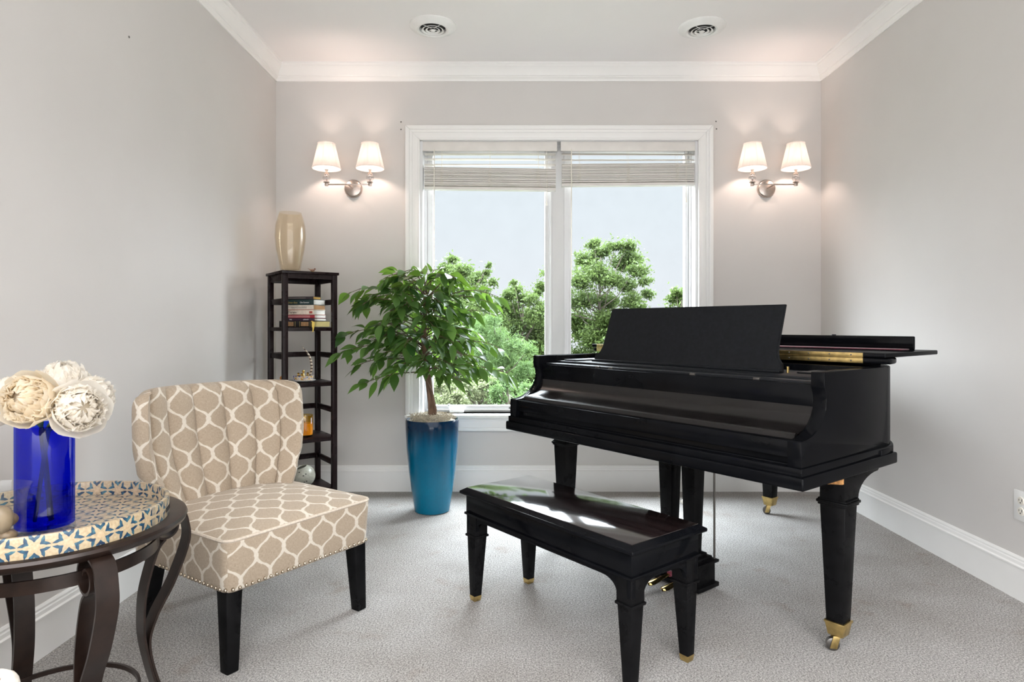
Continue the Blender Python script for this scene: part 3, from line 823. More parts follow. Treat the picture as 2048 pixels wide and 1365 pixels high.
for sx in (-1, 1):
    for sy in (-1, 1):
        x, y = sx*(ax-0.031), sy*(ay-0.031)
        l = MB().box(x-0.030, x+0.030, y-0.030, y+0.030, 0.262, 0.346, 0.002)
        l.box(x-0.034, x+0.034, y-0.034, y+0.034, 0.257, 0.266, 0.002)
        l.taper(x, y, 0.020, 0.258, 0.034, 0.056, 0.002, dx=sx*0.004, dy=sy*0.004)
        o = l.build('leg', M['black_leg'], bn)
        f = MB().taper(x+sx*.004, y+sy*.004, 0.0, 0.022, 0.030, 0.036, 0.002)
        f.build('brass_foot', M['brass'], o)
# ------------------------------------------------------------------ slipper chair (local -y is the front)
ch = thing('slipper_chair', 'armless beige slipper chair with channel back and cream trellis pattern', 'chair', (-0.973, 2.402, 0), R(56.1))
hw, yf, yr = 0.306, -0.305, 0.30
zs0, zs1 = 0.255, 0.425
t = bmesh.new()
bmesh.ops.create_cube(t, size=1)
for v in t.verts: v.co = Vector((v.co.x*2*hw, (yf+yr)/2+v.co.y*(yr-yf), (zs0+zs1)/2+v.co.z*(zs1-zs0)))
bmesh.ops.bevel(t, geom=[e for e in t.edges if abs(e.verts[0].co.z-e.verts[1].co.z) > .05], offset=0.035, segments=4, profile=.5, affect='EDGES')
bmesh.ops.bevel(t, geom=[e for e in t.edges if abs(e.verts[0].co.z-e.verts[1].co.z) < .001 and len(e.link_faces) == 2 and e.calc_face_angle(0) > 1], offset=0.012, segments=3, profile=.5, affect='EDGES')
for k in range(1, 12):
    bmesh.ops.bisect_plane(t, geom=list(t.verts)+list(t.edges)+list(t.faces), plane_co=(-hw+k*2*hw/12, 0, 0), plane_no=(1, 0, 0))
    bmesh.ops.bisect_plane(t, geom=list(t.verts)+list(t.edges)+list(t.faces), plane_co=(0, yf+k*(yr-yf)/12, 0), plane_no=(0, 1, 0))
for v in t.verts:
    X, Y = v.co.x/hw, (v.co.y-(yf+yr)/2)/((yr-yf)/2)
    f = max(0, (1-min(1, abs(X))**2.4))*max(0, (1-min(1, abs(Y))**2.4))
    if v.co.z > zs1-0.03: v.co.z += 0.040*f**0.8
    zz = (v.co.z-zs0)/(zs1-zs0)
    k = 1-0.03*(1-zz)
    v.co.x *= k; v.co.y = (v.co.y-0.0)*k
def seat_uv(co, n):
    if abs(n.z) > 0.7: return (co.x+0.012, co.y+0.04)
    if abs(n.y) > 0.7: return (co.x+0.012, co.z-0.32)
    return (co.y+0.03, co.z-0.32)
s = MB(); s.add(t); s.build('seat', M['fabric'], ch, uv=seat_uv, angle=70)
def perim(z, inset, n=8, rad=0.035):
    P = []
    x1, y0, y1 = hw-inset, yf+inset, yr-inset
    for cx, cy, a0 in ((x1-rad, y0+rad, -PI/2), (x1-rad, y1-rad, 0), (-x1+rad, y1-rad, PI/2), (-x1+rad, y0+rad, PI)):
        for k in range(n+1):
            a = a0+k/n*PI/2
            P.append((cx+rad*math.cos(a), cy+rad*math.sin(a), z))
    return P
pp = perim(zs1-0.002, 0.003); MB().tube(pp+[pp[0]], 0.0055, 6).build('piping', M['piping'], ch)
# back: barrel-curved shell with seven vertical channels fanning upward
NF, NB = 85, 30
def hwid(q):      # half width against height fraction 0..1
    k = [(0, .246), (.14, .248), (.30, .274), (.48, .304), (.62, .314), (.8, .314), (1, .310)]
    for (a, x), (b, y) in zip(k, k[1:]):
        if q <= b: 
            f = (q-a)/(b-a); f = f*f*(3-2*f)
            return x+(y-x)*f
    return k[-1][1]
ZB0, ZB1 = 0.36, 0.868
rows, uvs = [], {}
qs = [i/22*0.90 for i in range(23)]
phis = [k/8*PI/2 for k in range(1, 9)]
def row(q, shrink, inset):
    z = ZB0+(ZB1-ZB0)*q
    h = hwid(q)-inset
    y_mid = 0.205+0.105*q
    out = []
    th = 0.052*(1-0.12*q)
    def cen(s): return y_mid - 0.165*abs(s)**2.3*(0.55+0.45*q)
    front = []
    for i in range(NF):
        s_ = -1+2*i/(NF-1)
        chn = abs(math.sin((s_*0.5+0.5)*7*PI))**0.55
        x = -0.026+h*math.sin(s_*PI/2*0.86)/math.sin(PI/2*.86)
        y = cen(s_)-shrink*(th*0.72+0.025*chn)
        front.append((x, y, z - 0.008*(1-chn)*(1 if q > .9 else 0)))
    back = []
    for i in range(NB):
        s_ = 1-2*i/(NB-1)
        x = -0.026+h*math.sin(s_*PI/2*0.86)/math.sin(PI/2*.86)
        y = cen(s_)+shrink*th*0.8
        back.append((x, y, z))
    # rounded side edges
    def cap(p, q2, sg):
        c = [(p[k]+q2[k])/2 for k in range(3)]; rad = abs(q2[1]-p[1])/2
        return [(c[0]+sg*0.028*math.cos(a)*min(1, shrink+.25), c[1]+rad*math.sin(a), c[2]) for a in (-PI/3.2, -PI/8, PI/8, PI/3.2)]
    right = cap(front[-1], back[0], 1)
    left = cap(front[0], back[-1], -1)[::-1]
    return front+right+back+left
for q in qs: rows.append(row(q, 1, 0))
for p in phis:
    qq = 0.90+0.10*math.sin(p)
    rows.append(row(qq, max(0.06, math.cos(p)), 0.032*(1-math.cos(p))))
t = MB(); t.grid(rows, closed=True)
t.bm.faces.ensure_lookup_table()
top = [v for v in t.bm.verts][-len(rows[0]):]
NR = len(rows[0])
for i in range(NF//2+0): pass
# close the top by bridging front to back across the thin ridge
vs = list(t.bm.verts); last = vs[-NR:]
t.bm.faces.new(last)
ref = rows[12]; c0 = NF//2
arc = [0.0]*NR
for i in range(c0+1, c0+NR//2+1): arc[i % NR] = arc[(i-1) % NR]+(Vector(ref[i % NR])-Vector(ref[(i-1) % NR])).length*0.93
for i in range(c0-1, c0-NR+NR//2, -1): arc[i % NR] = arc[(i+1) % NR]-(Vector(ref[i % NR])-Vector(ref[(i+1) % NR])).length*0.93
t.bm.verts.ensure_lookup_table()
UVK = {tuple(round(x, 5) for x in v.co): arc[k % NR] for k, v in enumerate(t.bm.verts)}
def back_uv(co, n): return (UVK[tuple(round(x, 5) for x in co)]+0.046, co.z-0.30)
t.build('backrest', M['fabric'], ch, uv=back_uv, angle=60, recalc=True)
for sx in (-1, 1):
    o = MB().taper(sx*0.262, -0.255, 0.0, 0.258, 0.040, 0.056, 0.003, dx=sx*0.008, dy=-0.012).build('leg', M['black_leg'], ch)
    o = MB().taper(sx*0.235, 0.245, 0.0, 0.258, 0.038, 0.054, 0.003, dx=sx*0.004, dy=0.06).build('leg', M['black_leg'], ch)
nb = MB().ball((0, 0, 0), 0.0062, 6, (1, 1, 1)).build('nailhead', M['nail'], ch)
per = perim(0.268, 0.007)
first = True
acc = 0.0
for a, b in zip(per, per[1:]+[per[0]]):
    a, b = Vector(a), Vector(b)
    Ls = (b-a).length; d = -acc
    while d + 0.0225 <= Ls:
        d += 0.0225
        p = a+(b-a)*(d/Ls)
        if p.y > 0.12 or (p.x > 0.25 and p.y > -0.20): continue
        if first: nb.location = p; first = False
        else:
            c = nb.copy(); COL.objects.link(c); c.location = p
    acc = Ls-d

# ------------------------------------------------------------------ round side table
TC = Vector((-1.148, 1.592, 0)); TZ = 0.610; TR = 0.300
tb = thing('side_table', 'round dark bronze side table with scrolled ribbon legs beside the chair', 'table', TC)
MB().lathe([(0, TZ-0.002), (TR-0.075, TZ-0.002), (TR-0.012, TZ), (TR-0.003, TZ-0.004), (TR, TZ-0.011), (TR-0.004, TZ-0.020), (TR-0.014, TZ-0.028), (0, TZ-0.028)], 96).build('tabletop', M['bronze'], tb)
MB().lathe([(0.226, 0.516), (0.233, 0.516), (0.233, 0.546), (0.226, 0.546), (0.226, 0.516)], 72).build('apron_ring', M['bronze'], tb)
MB().lathe([(0.183, 0.150), (0.190, 0.150), (0.190, 0.162), (0.183, 0.162), (0.183, 0.150)], 72).build('lower_ring', M['bronze'], tb)
def cr(P, n=8):
    """smooth curve through 2-D points"""
    out = []
    for i in range(len(P)-1):
        p0, p1, p2, p3 = (Vector(P[max(i-1, 0)]), Vector(P[i]), Vector(P[i+1]), Vector(P[min(i+2, len(P)-1)]))
        for k in range(n):
            t = k/n
            out.append(0.5*((2*p1)+(p2-p0)*t+(2*p0-5*p1+4*p2-p3)*t*t+(3*p1-p0-3*p2+p3)*t**3))
    out.append(Vector(P[-1]))
    return out
def ribbon(mb, path, w, th, ang):
    """flat bar following path (r, z) in the radial plane at ang"""
    e = Vector((math.cos(ang), math.sin(ang), 0)); tn = Vector((-math.sin(ang), math.cos(ang), 0)); up = Vector((0, 0, 1))
    rows = []
    for i, p in enumerate(path):
        d = (path[min(i+1, len(path)-1)]-path[max(i-1, 0)]).normalized()
        n = Vector((-d.y, d.x))
        ww = w(i/(len(path)-1)) if callable(w) else w
        q = []
        for sn, st in ((-1, -1), (-1, 1), (1, 1), (1, -1)):
            pt = p+n*sn*th/2
            q.append(e*pt.x+up*pt.y+tn*st*ww/2)
        rows.append(q)
    mb.grid(rows, closed=True)
    b = mb.bm; b.verts.ensure_lookup_table()
    k = len(b.verts)-4*len(rows)
    b.faces.new([b.verts[k+i] for i in range(4)]); b.faces.new([b.verts[len(b.verts)-1-i] for i in range(4)])
for ang in (-37, 53, 143, 233):
    a = R(ang)
    m = MB()
    sp = []
    c = Vector((0.268, 0.538))
    for i in range(44):
        f = i/43
        th = PI*2.9 - f*PI*2.4
        r = 0.014+0.036*f
        sp.append(c+Vector((-math.cos(th)*-1*r, math.sin(th)*r)))
    outer = sp + cr([(sp[-1].x+0.004, sp[-1].y), (0.309, 0.572), (0.325, 0.53), (0.326, 0.475), (0.287, 0.376), (0.238, 0.290), (0.221, 0.215), (0.248, 0.098), (0.290, 0.008)])
    ribbon(m, outer, 0.046, 0.006, a)
    ribbon(m, cr([(0.262, 0.500), (0.240, 0.470), (0.212, 0.372), (0.206, 0.29), (0.211, 0.22), (0.236, 0.110), (0.268, 0.010)]), 0.046, 0.006, a)
    m.build('leg', M['bronze'], tb, recalc=True, angle=40)

# tray
tr = thing('round_tray', 'round cream tray with blue petal mosaic on the bronze side table', 'tray', (-1.135, 1.565, TZ))
RT = 0.258
MB().lathe([(0, 0), (RT-0.004, 0), (RT-0.004, 0.010), (0, 0.010)], 96).build('tray_floor', M['mosaic_floor'], tr, uv=lambda c, n: (c.x+5, c.y+5))
tw = MB()
n = 120
zz0, zz1 = 0.0, 0.036
slots = lambda a: False
tw.lathe([(RT-0.011, 0.0), (RT, 0.0), (RT, 0.0435), (RT-0.002, 0.0465), (RT-0.009, 0.0465), (RT-0.011, 0.0435), (RT-0.011, 0.0)], n)
def rim_uv(co, nn): 
    a = math.atan2(co.y, -co.x)+PI
    return (a*RT*1.0+3.0, co.z+0.0075)
tw.build('tray_wall', M['mosaic_rim'], tr, uv=rim_uv)
for a0 in (20, 200):
    h = MB(); rows = []
    for i in range(13):
        a = R(a0-6.5+i*13/12)
        e = Vector((math.cos(a), math.sin(a), 0))
        rows.append([e*(RT+0.0008)+Vector((0, 0, 0.012)), e*(RT+0.0008)+Vector((0, 0, 0.024)), e*(RT-0.0118)+Vector((0, 0, 0.024)), e*(RT-0.0118)+Vector((0, 0, 0.012))])
    h.grid(rows, closed=True); h.build('handle_slot_shade', M['void'], tr, recalc=True)  # dark block on the uncut wall, standing for shade in the cut-out

# vase with peonies
FZ = TZ+0.010
vx, vy = -1.083, 1.478
va = thing('glass_vase', 'cobalt blue cylinder vase holding white peonies on the mosaic tray', 'vase', (vx, vy, FZ))
rv = 0.0575
MB().lathe([(0, 0.020), (rv, 0.020), (rv, 0.249), (rv-0.0015, 0.251), (rv-0.004, 0.249), (rv-0.004, 0.026), (0, 0.026)], 64).build('vase_body', M['blueglass'], va)
MB().lathe([(0, 0), (rv-0.002, 0), (rv+0.001, 0.004), (rv+0.001, 0.019), (0, 0.019)], 64).build('vase_foot', M['baseglass'], va)
def petal(mb, th0, th1, az, daz, rho0, rho1, ruff, rr, nu=7, nv=6, curl=0.0):
    rows = []
    ph = rr.uniform(0, 6)
    for j in range(nv+1):
        f = j/nv
        th = th0+(th1-th0)*f
        wdt = daz*(0.35+0.65*math.sin(PI*(0.18+0.62*f)))
        rw = []
        for i in range(nu+1):
            g = -1+2*i/nu
            rho = rho0+(rho1-rho0)*f + ruff*f*math.sin(g*5+ph)*0.5 + curl*f**3 - 0.05*g*g
            tt = th + ruff*0.9*f*f*math.sin(g*5+ph*2) + 0.25*g*g*f*(1 if th1 < th0 else -1)
            a = az+g*wdt/2/max(0.35, math.sin(max(0.3, min(2.8, th))))
            rw.append((rho*math.sin(tt)*math.cos(a), rho*math.sin(tt)*math.sin(a), rho*math.cos(tt)))
        rows.append(rw)
    mb.grid(rows)
def peony_mesh(seed, openf):
    rr = random.Random(seed); mb = MB()
    for ring, (k, a, b, r0, r1, cu) in enumerate(((6, 2.75, 1.35, .75, 1.08, .10), (6, 2.6, 1.05, .72, 1.0, .02), (7, 2.3, 0.80, .66, .93, 0))):
        for i in range(k):
            petal(mb, a, b+rr.uniform(-.15, .15), 2*PI*i/k+ring*.5+rr.uniform(-.1, .1), 1.5, r0, r1, 0.06, rr, curl=cu)
    for ring, (k, tip, r1) in enumerate(((22, 0.92, .93), (24, 0.72, .92), (22, 0.52, .92), (18, 0.32, .92), (12, 0.14, .90))):
        for i in range(k):
            petal(mb, 1.5, tip*openf+rr.uniform(-.12, .12), 2*PI*i/k+rr.uniform(-.3, .3), 0.42+rr.uniform(-.1, .12), .45, r1+rr.uniform(-.08, .08), 0.11, rr, 7, 5, curl=rr.uniform(-.05, .1))
    return mb
fl = [((62, 800, 1.400), 0.056, (0.05, -1, 0.25), 1, 'petal_cream', 'open cream peony facing the room at the left front of the bouquet'),
      ((158, 818, 1.425), 0.056, (0.75, -0.75, 0.15), 2, 'petal', 'white peony turned right over the blue vase rim, frilliest of the bouquet'),
      ((126, 770, 1.525), 0.056, (0.15, -0.3, 1), 3, 'petal', 'white peony standing topmost at the back of the bouquet'),
      ((6, 806, 1.50), 0.055, (-0.8, -0.5, 0.4), 4, 'petal', 'white peony at the far left of the bouquet, cut by the picture edge'),
      ((180, 796, 1.53), 0.052, (0.9, 0.1, 0.5), 5, 'petal', 'small white peony half hidden at the right back of the bouquet')]
for (px, py, Y), rad, nrm, seed, mt, lb in fl:
    X, Z = (px-CX)*Y/F, H+(CYH-py)*Y/F
    o = thing('peony', lb, 'flower', (X, Y, Z), 0, 'white peonies in the blue vase')
    q = Vector(nrm).to_track_quat('Z', 'Y').to_matrix().to_4x4()
    mb = peony_mesh(seed*11, 1.1)
    bmesh.ops.transform(mb.bm, matrix=q @ Matrix.Scale(rad, 4), verts=mb.bm.verts)
    mb.build('blossom', M[mt], o, angle=180)
    c = MB().ball((0, 0, 0), rad*0.62, 8); c.build('calyx', M['petal_cream'], o)
    b0 = Vector((vx-X+0.02*math.sin(seed*2), vy-Y+0.02*math.cos(seed*2), FZ+0.03-Z))
    m1 = Vector((vx-X+0.03*math.sin(seed*3), vy-Y+0.02*math.cos(seed*3), FZ+0.235-Z))
    bk = -Vector(nrm).normalized()*rad*0.8
    P = [bk*(1-k/6)**1.0*(1 if k < 6 else 0)+m1*(k/6) for k in range(6)]+[m1+(b0-m1)*k/5 for k in range(6)]
    MB().tube(P, 0.0035, 6).build('stem', M['stem'], o)
    if seed < 4:
        l = MB(); d = (bk*1.25+Vector((0, 0, -0.012)))
        l.grid([[d+Vector((i*0.009, -0.004*abs(i), 0.018*f-0.02*f*f-0.02*f)) * 1.0+Vector((0, -0.03*f, 0)) for i in (-1*(1-f*.9), 0, 1*(1-f*.9))] for f in (0, .3, .6, 1.0)])
        l.build('leaf', M['stem'], o)

# hurricane bowl with stones
bx, by = -1.097, 1.358
hb = thing('glass_hurricane', 'clear flared glass bowl of tan stones at the left picture edge', 'bowl', (bx, by, FZ))
MB().lathe([(0, 0.0), (0.040, 0.0), (0.050, 0.006), (0.051, 0.014), (0.0505, 0.05), (0.050, 0.09), (0.053, 0.115), (0.062, 0.136), (0.0605, 0.137), (0.0515, 0.116), (0.0478, 0.09), (0.048, 0.05), (0.048, 0.018), (0, 0.010)], 56).build('bowl_glass', M['glass'], hb)
stone_c = [(0.20, 0.135, 0.08), (0.27, 0.195, 0.12), (0.33, 0.26, 0.175), (0.15, 0.10, 0.065)]
sm = [pbr('river_stone_%d' % i, c, 0.45, var=0.22, vs=45) for i, c in enumerate(stone_c)]
st = [((0.026, -0.016, 0.072), (0.019, 0.017, 0.029), 20, 1, 'large upright tan stone at the top right of the glass bowl'),
      ((-0.010, -0.026, 0.071), (0.024, 0.018, 0.016), 0, 2, 'pale flat stone on top of the glass bowl pile, left of the tallest'),
      ((-0.008, -0.028, 0.048), (0.024, 0.015, 0.012), -10, 2, 'pale oval stone in the middle of the glass bowl'),
      ((-0.004, -0.027, 0.025), (0.026, 0.016, 0.011), 12, 1, 'tan flat stone resting near the bottom front of the glass bowl'),
      ((0.031, -0.008, 0.034), (0.016, 0.017, 0.014), 0, 0, 'small brown stone against the right side of the glass bowl'),
      ((0.033, -0.012, 0.020), (0.012, 0.015, 0.009), 30, 0, 'dark tan stone low at the right of the glass bowl'),
      ((-0.014, 0.016, 0.028), (0.024, 0.020, 0.014), 50, 3, 'brown stone at the bottom back of the glass bowl'),
      ((0.006, 0.022, 0.060), (0.024, 0.016, 0.014), 80, 0, 'tan stone at the back of the pile in the glass bowl')]
for c, s_, rz, k, lb in st:
    b = MB().ball((0, 0, 0), 1.0, 10, s_)
    rr = random.Random(k+int(c[0]*1e4)); ph = rr.uniform(0, 6)
    for v in b.bm.verts: v.co *= 1+0.07*math.sin(v.co.x*140+ph)+0.05*math.sin(v.co.z*170+ph*2)
    o = b.build('river_stone', sm[k], None, (bx+c[0], by+c[1], FZ+c[2]), R(rz))
    tag(o, lb, 'stone', 'stones in the glass hurricane bowl')

# cream upholstered seat corner in the foreground
ot = thing('cream_armchair', 'corner of a cream fabric seat with brown piping at the lower left edge', 'chair', (-1.15, 0.70, 0))
b = MB().box(-0.32, 0.368, -0.34, 0.335, 0.16, 0.556, 0.03, 4); b.build('seat', M['cream_cloth'], ot)
P = [(0.352, -0.3, 0.547), (0.352, 0.29, 0.547), (0.345, 0.312, 0.547), (0.325, 0.320, 0.547), (-0.3, 0.320, 0.547)]
MB().tube(P, 0.005, 6).build('piping', M['brown_cord'], ot)
for sx in (-0.26, 0.26):
    for sy in (-0.28, 0.26): MB().taper(sx, sy, 0, 0.165, 0.035, 0.05).build('leg', M['black_leg'], ot)
# ------------------------------------------------------------------ shelf tower (local x along the open front, y to the back)
SA = R(36)
SX, SY = -1.318, 3.650
ST = 0.320
sh = thing('shelf_tower', 'narrow espresso wood shelf tower standing in the left corner', 'shelf', (SX, SY, 0), SA)
LV = [1.400, 1.085, 0.757, 0.430, 0.125]     # top faces of the boards
p = 0.030
MB().box(-0.008, ST+0.008, -0.008, ST+0.008, LV[0]-0.004, LV[0]+0.012, 0.002).build('top', M['espresso'], sh)
for x in (0, ST-p):
    for y in (0, ST-p):
        MB().box(x, x+p, y, y+p, 0, LV[0]-0.004, 0.002).build('post', M['espresso'], sh)
MB().box(p, ST-p, 0.006, 0.020, LV[0]-0.030, LV[0]-0.004).build('top_rail', M['espresso'], sh)
for k, z in enumerate(LV[1:]):
    MB().box(0.004, ST-0.004, 0.004, ST-0.004, z-0.022, z, 0.002).build('shelf_board', M['espresso'], sh)
def rails(z0, z1):
    m = MB()
    m.box(0.008, 0.022, p, ST-p, z0, z1, 0.001).box(ST-0.022, ST-0.008, p, ST-p, z0, z1, 0.001).box(p, ST-p, ST-0.022, ST-0.008, z0, z1, 0.001)
    m.build('side_rails', M['espresso'], sh)
rails(LV[0]-0.045, LV[0]-0.004)
for a, b in zip(LV, LV[1:]):
    z = (a+b)/2
    rails(z-0.022, z+0.010)
def on_shelf(x, y, z):
    return (SX+x*math.cos(SA)-y*math.sin(SA), SY+x*math.sin(SA)+y*math.cos(SA), z)
# books: a stack lying on the upper board, spines to the room
BA = R(-14)
gold = pbr('gilt_letters', (0.60, 0.45, 0.16), 0.4, 0.5, var=0.1)
ink = pbr('black_ink', (0.02, 0.02, 0.02), 0.6, var=0.1)
white_ink = pbr('white_ink', (0.75, 0.73, 0.70), 0.6, var=0.05)
grey_ink = pbr('grey_ink', (0.33, 0.29, 0.26), 0.6, var=0.05)
tan_label = pbr('tan_spine_label', (0.36, 0.20, 0.09), 0.5, var=0.25, vs=90)
red_ink = pbr('red_ink', (0.42, 0.09, 0.06), 0.6, var=0.1)
def book(z, h, ln, dp, off, cover, pages, label, texts=(), blocks=()):
    """spine along local x, ending at x=0 near the corner; depth along local y"""
    K = (-1.1815+off*math.cos(BA), 3.778+off*math.sin(BA), z)
    t = thing('book', label, 'book', K, BA, 'books stacked on the shelf tower')
    cv = pbr('book_cover', cover, 0.5, var=0.12, vs=60)
    c = 0.0022
    MB().box(-ln, 0, 0, c*1.4, 0, h, 0.0006).box(-ln, 0, 0, dp, 0, c, 0.0004).box(-ln, 0, 0, dp, h-c, h, 0.0004).build('cover', cv, t)
    MB().box(-ln+0.003, -0.002, c*1.4, dp-0.003, c, h-c).build('pages', pbr('book_pages', pages, 0.8, var=0.16, vs=300, stretch=(0.1, 0.1, 4)), t)
    for s, x, zc, size, m, xs in texts:
        Mx = Matrix.Translation((x, -0.0004, zc)) @ Matrix.Rotation(R(90), 4, 'X')
        text_mesh('spine_lettering', s, size, m, t, Mx, xs=xs)
    for x0, x1, z0, z1, m in blocks:
        MB().box(x0, x1, -0.0008, 0.0008, z0, z1).build('spine_label', m, t)
    return t
z = LV[1]+0.0005
bk = book(z, 0.037, 0.232, 0.185, 0.0, (0.010, 0.008, 0.008), (0.46, 0.36, 0.13), 'thick black leather book with gilt edges at the bottom of the stack',
          blocks=((-0.185, -0.135, 0.006, 0.031, tan_label), (-0.085, -0.035, 0.006, 0.031, tan_label)))
for x in (-0.20, -0.125, -0.095, -0.025):
    MB().box(x, x+0.002, -0.0008, 0.0006, 0.003, 0.034).build('gilt_band', gold, bk)
bm_ = MB()
for th in (0.0, 0.0008):
    rows = []
    for f in [k/8 for k in range(9)]:
        g = min(1.0, f/0.3); g = g*g*(3-2*g)
        ox, oy = -0.012+0.024*g, -0.001-0.0225*g
        wd_ = 0.0055+0.0035*math.sin(f*PI)-0.002*max(0, f-.8)*5
        rows.append([(ox+s_*wd_-0.004*f, oy-th+0.0015*s_*math.sin(f*6), 0.0376-0.066*f*(0.4+0.6*f)) for s_ in (-1, 0, 1)])
    bm_.grid(rows)
o = bm_.build('ribbon_marker', pbr('yellow_ribbon', (0.80, 0.58, 0.13), 0.6, var=0.12), bk); o['label'] = 'yellow ribbon marker hanging from the book'
z += 0.0375
stack = [(0.0160, 0.205, 0.135, 0.004, (0.035, 0.012, 0.03), (0.72, 0.69, 0.62), 'dark maroon book with white capitals on the big black book',
          (('THE', -0.168, 0.0045, 0.010, white_ink, 1.0), ('LIBRARY', -0.075, 0.0045, 0.010, white_ink, 1.0)), ()),
         (0.0200, 0.203, 0.13, 0.004, (0.30, 0.012, 0.025), (0.78, 0.75, 0.70), 'red book third from the bottom of the stack', (), ((-0.195, -0.03, 0.0125, 0.014, white_ink), (-0.195, -0.03, 0.0050, 0.0065, white_ink))),
         (0.0285, 0.202, 0.13, 0.000, (0.72, 0.61, 0.50), (0.80, 0.78, 0.72), 'cream book with a short black title and a red square on its spine',
          (('Darwin', -0.172, 0.0075, 0.019, ink, 1.0),), ((-0.030, -0.010, 0.007, 0.021, red_ink),)),
         (0.0290, 0.203, 0.13, -0.001, (0.62, 0.56, 0.47), (0.50, 0.28, 0.13), 'pale grey book with tan page edges in the middle of the stack',
          (('AMERICAN WINE', -0.150, 0.009, 0.016, grey_ink, 0.85),), ((-0.203, -0.0, 0.0, 0.0022, red_ink),)),
         (0.0320, 0.205, 0.13, -0.002, (0.008, 0.03, 0.03), (0.80, 0.78, 0.73), 'dark green book with gold and white spine lettering, second from the top',
          (('Bolivian diary', -0.180, 0.009, 0.0165, gold, 0.82), ('Che Guevara', -0.090, 0.010, 0.0125, white_ink, 0.9)), ()),
         (0.0165, 0.190, 0.085, -0.004, (0.02, 0.012, 0.014), (0.50, 0.30, 0.06), 'thin dark book with golden page edges on top of the stack', (), ((-0.18, -0.05, 0.007, 0.009, grey_ink),))]
for h, ln, dp, off, cov, pg, lb, tx, bl in stack:
    book(z, h, ln, dp, off, cov, pg, lb, tx, bl); z += h+0.0004

# glass vase and small ornament on top
ZT = LV[0]+0.012
MBv = MB().lathe([(0, 0), (0.050, 0), (0.056, 0.006), (0.066, 0.06), (0.082, 0.14), (0.089, 0.215), (0.085, 0.28), (0.074, 0.325), (0.064, 0.352), (0.0635, 0.357), (0.061, 0.354),
                  (0.070, 0.325), (0.081, 0.28), (0.085, 0.215), (0.078, 0.14), (0.062, 0.06), (0.050, 0.016), (0, 0.012)], 64)
o = MBv.build('glass_vase', M['luster'], None, (-1.335, 3.82, ZT)); tag(o, 'tall amber tinted glass vase standing on top of the shelf tower', 'vase')
cx, cy, _ = on_shelf(0.235, 0.195, 0)
t = thing('bird_ornament', 'tiny gilt ornament with a bird on top of the shelf tower', 'ornament', (cx, cy, ZT))
MB().lathe([(0, 0), (0.018, 0), (0.020, 0.006), (0.016, 0.016), (0, 0.016)], 20).build('base', pbr('ornament_gold', (0.55, 0.38, 0.12), 0.4, 0.6, var=0.3), t)
b = MB().ball((0, 0, 0.024), 0.010, 8, (1.5, 0.8, 0.8)).ball((0.015, 0, 0.032), 0.006, 8); b.prism([(-0.012, -0.003, 0.024), (-0.030, 0, 0.036), (-0.012, 0.003, 0.028)], (0, 0.001, 0.002))
b.build('bird', pbr('painted_bird', (0.30, 0.17, 0.13), 0.5, var=0.5, vs=150), t)

# dish with lid, striped reed, amber figurine
dx, dy, _ = on_shelf(0.155, 0.125, 0)
t = thing('porcelain_dish', 'oval painted porcelain dish with gilt candle cups on the middle shelf', 'dish', (dx, dy, LV[2]), 0)
MB().lathe([(0, 0.004), (0.060, 0.004), (0.072, 0.010), (0.074, 0.014), (0.068, 0.014), (0.056, 0.010), (0, 0.010)], 40, sy=0.75).build('saucer', pbr('white_porcelain', (0.80, 0.79, 0.76), 0.2, var=0.03), t)
pm, pnt, po_ = nodes('painted_porcelain')
pp_ = N(pnt, 'ShaderNodeBsdfPrincipled'); pp_.inputs['Roughness'].default_value = 0.2
nz = noise(pnt, 60, 2)
pnt.links.new(ramp(pnt, nz, [(0.36, (0.02, 0.05, 0.30)), (0.46, (0.78, 0.75, 0.68)), (0.60, (0.60, 0.33, 0.06))]), pp_.inputs['Base Color']); pnt.links.new(pp_.outputs[0], po_.inputs[0])
MB().lathe([(0, 0.011), (0.052, 0.011), (0.058, 0.020), (0.062, 0.036), (0.058, 0.038), (0, 0.034)], 40, sy=0.75).build('painted_bowl', pm, t)
g = MB()
for x, y, h in ((-0.028, 0.0, 0.020), (0.0, 0.005, 0.036), (0.028, 0, 0.022), (0.0, -0.022, 0.018)):
    g.lathe([(0, 0.034), (0.012, 0.034), (0.008, 0.040), (0.004, 0.034+h*0.5), (0.009, 0.034+h*0.85), (0.006, 0.034+h), (0, 0.036+h)], 14, (x, y, 0))
g.build('gilt_cups', M['gold'], t)
sm_, snt, so_ = nodes('striped_reed')
sp_ = N(snt, 'ShaderNodeBsdfPrincipled'); tc_ = N(snt, 'ShaderNodeTexCoord'); sx_ = N(snt, 'ShaderNodeSeparateXYZ'); snt.links.new(tc_.outputs['Object'], sx_.inputs[0])
snt.links.new(mix_col(snt, math_node(snt, 'GREATER_THAN', math_node(snt, 'SINE', math_node(snt, 'MULTIPLY', sx_.outputs[2], 330)), 0.0), (0.62, 0.52, 0.40), (0.09, 0.05, 0.03)), sp_.inputs['Base Color']); snt.links.new(sp_.outputs[0], so_.inputs[0])
rd = [(0.040, -0.005, 0.034), (0.050, -0.006, 0.06), (0.054, -0.006, 0.09), (0.050, -0.006, 0.125), (0.040, -0.006, 0.155), (0.022, -0.007, 0.185), (-0.004, -0.008, 0.212)]
o = MB().tube(rd, [0.004, 0.0065, 0.0075, 0.007, 0.006, 0.004, 0.0015], 8).build('striped_reed', sm_, None, (dx, dy, LV[2])); tag(o, 'curved brown and cream striped reed standing in the porcelain dish', 'ornament')
ax_, ay_, _ = on_shelf(0.045, 0.175, 0)
t = thing('amber_figurine', 'small amber and red figurine at the left end of the middle shelf', 'ornament', (ax_, ay_, LV[2]))
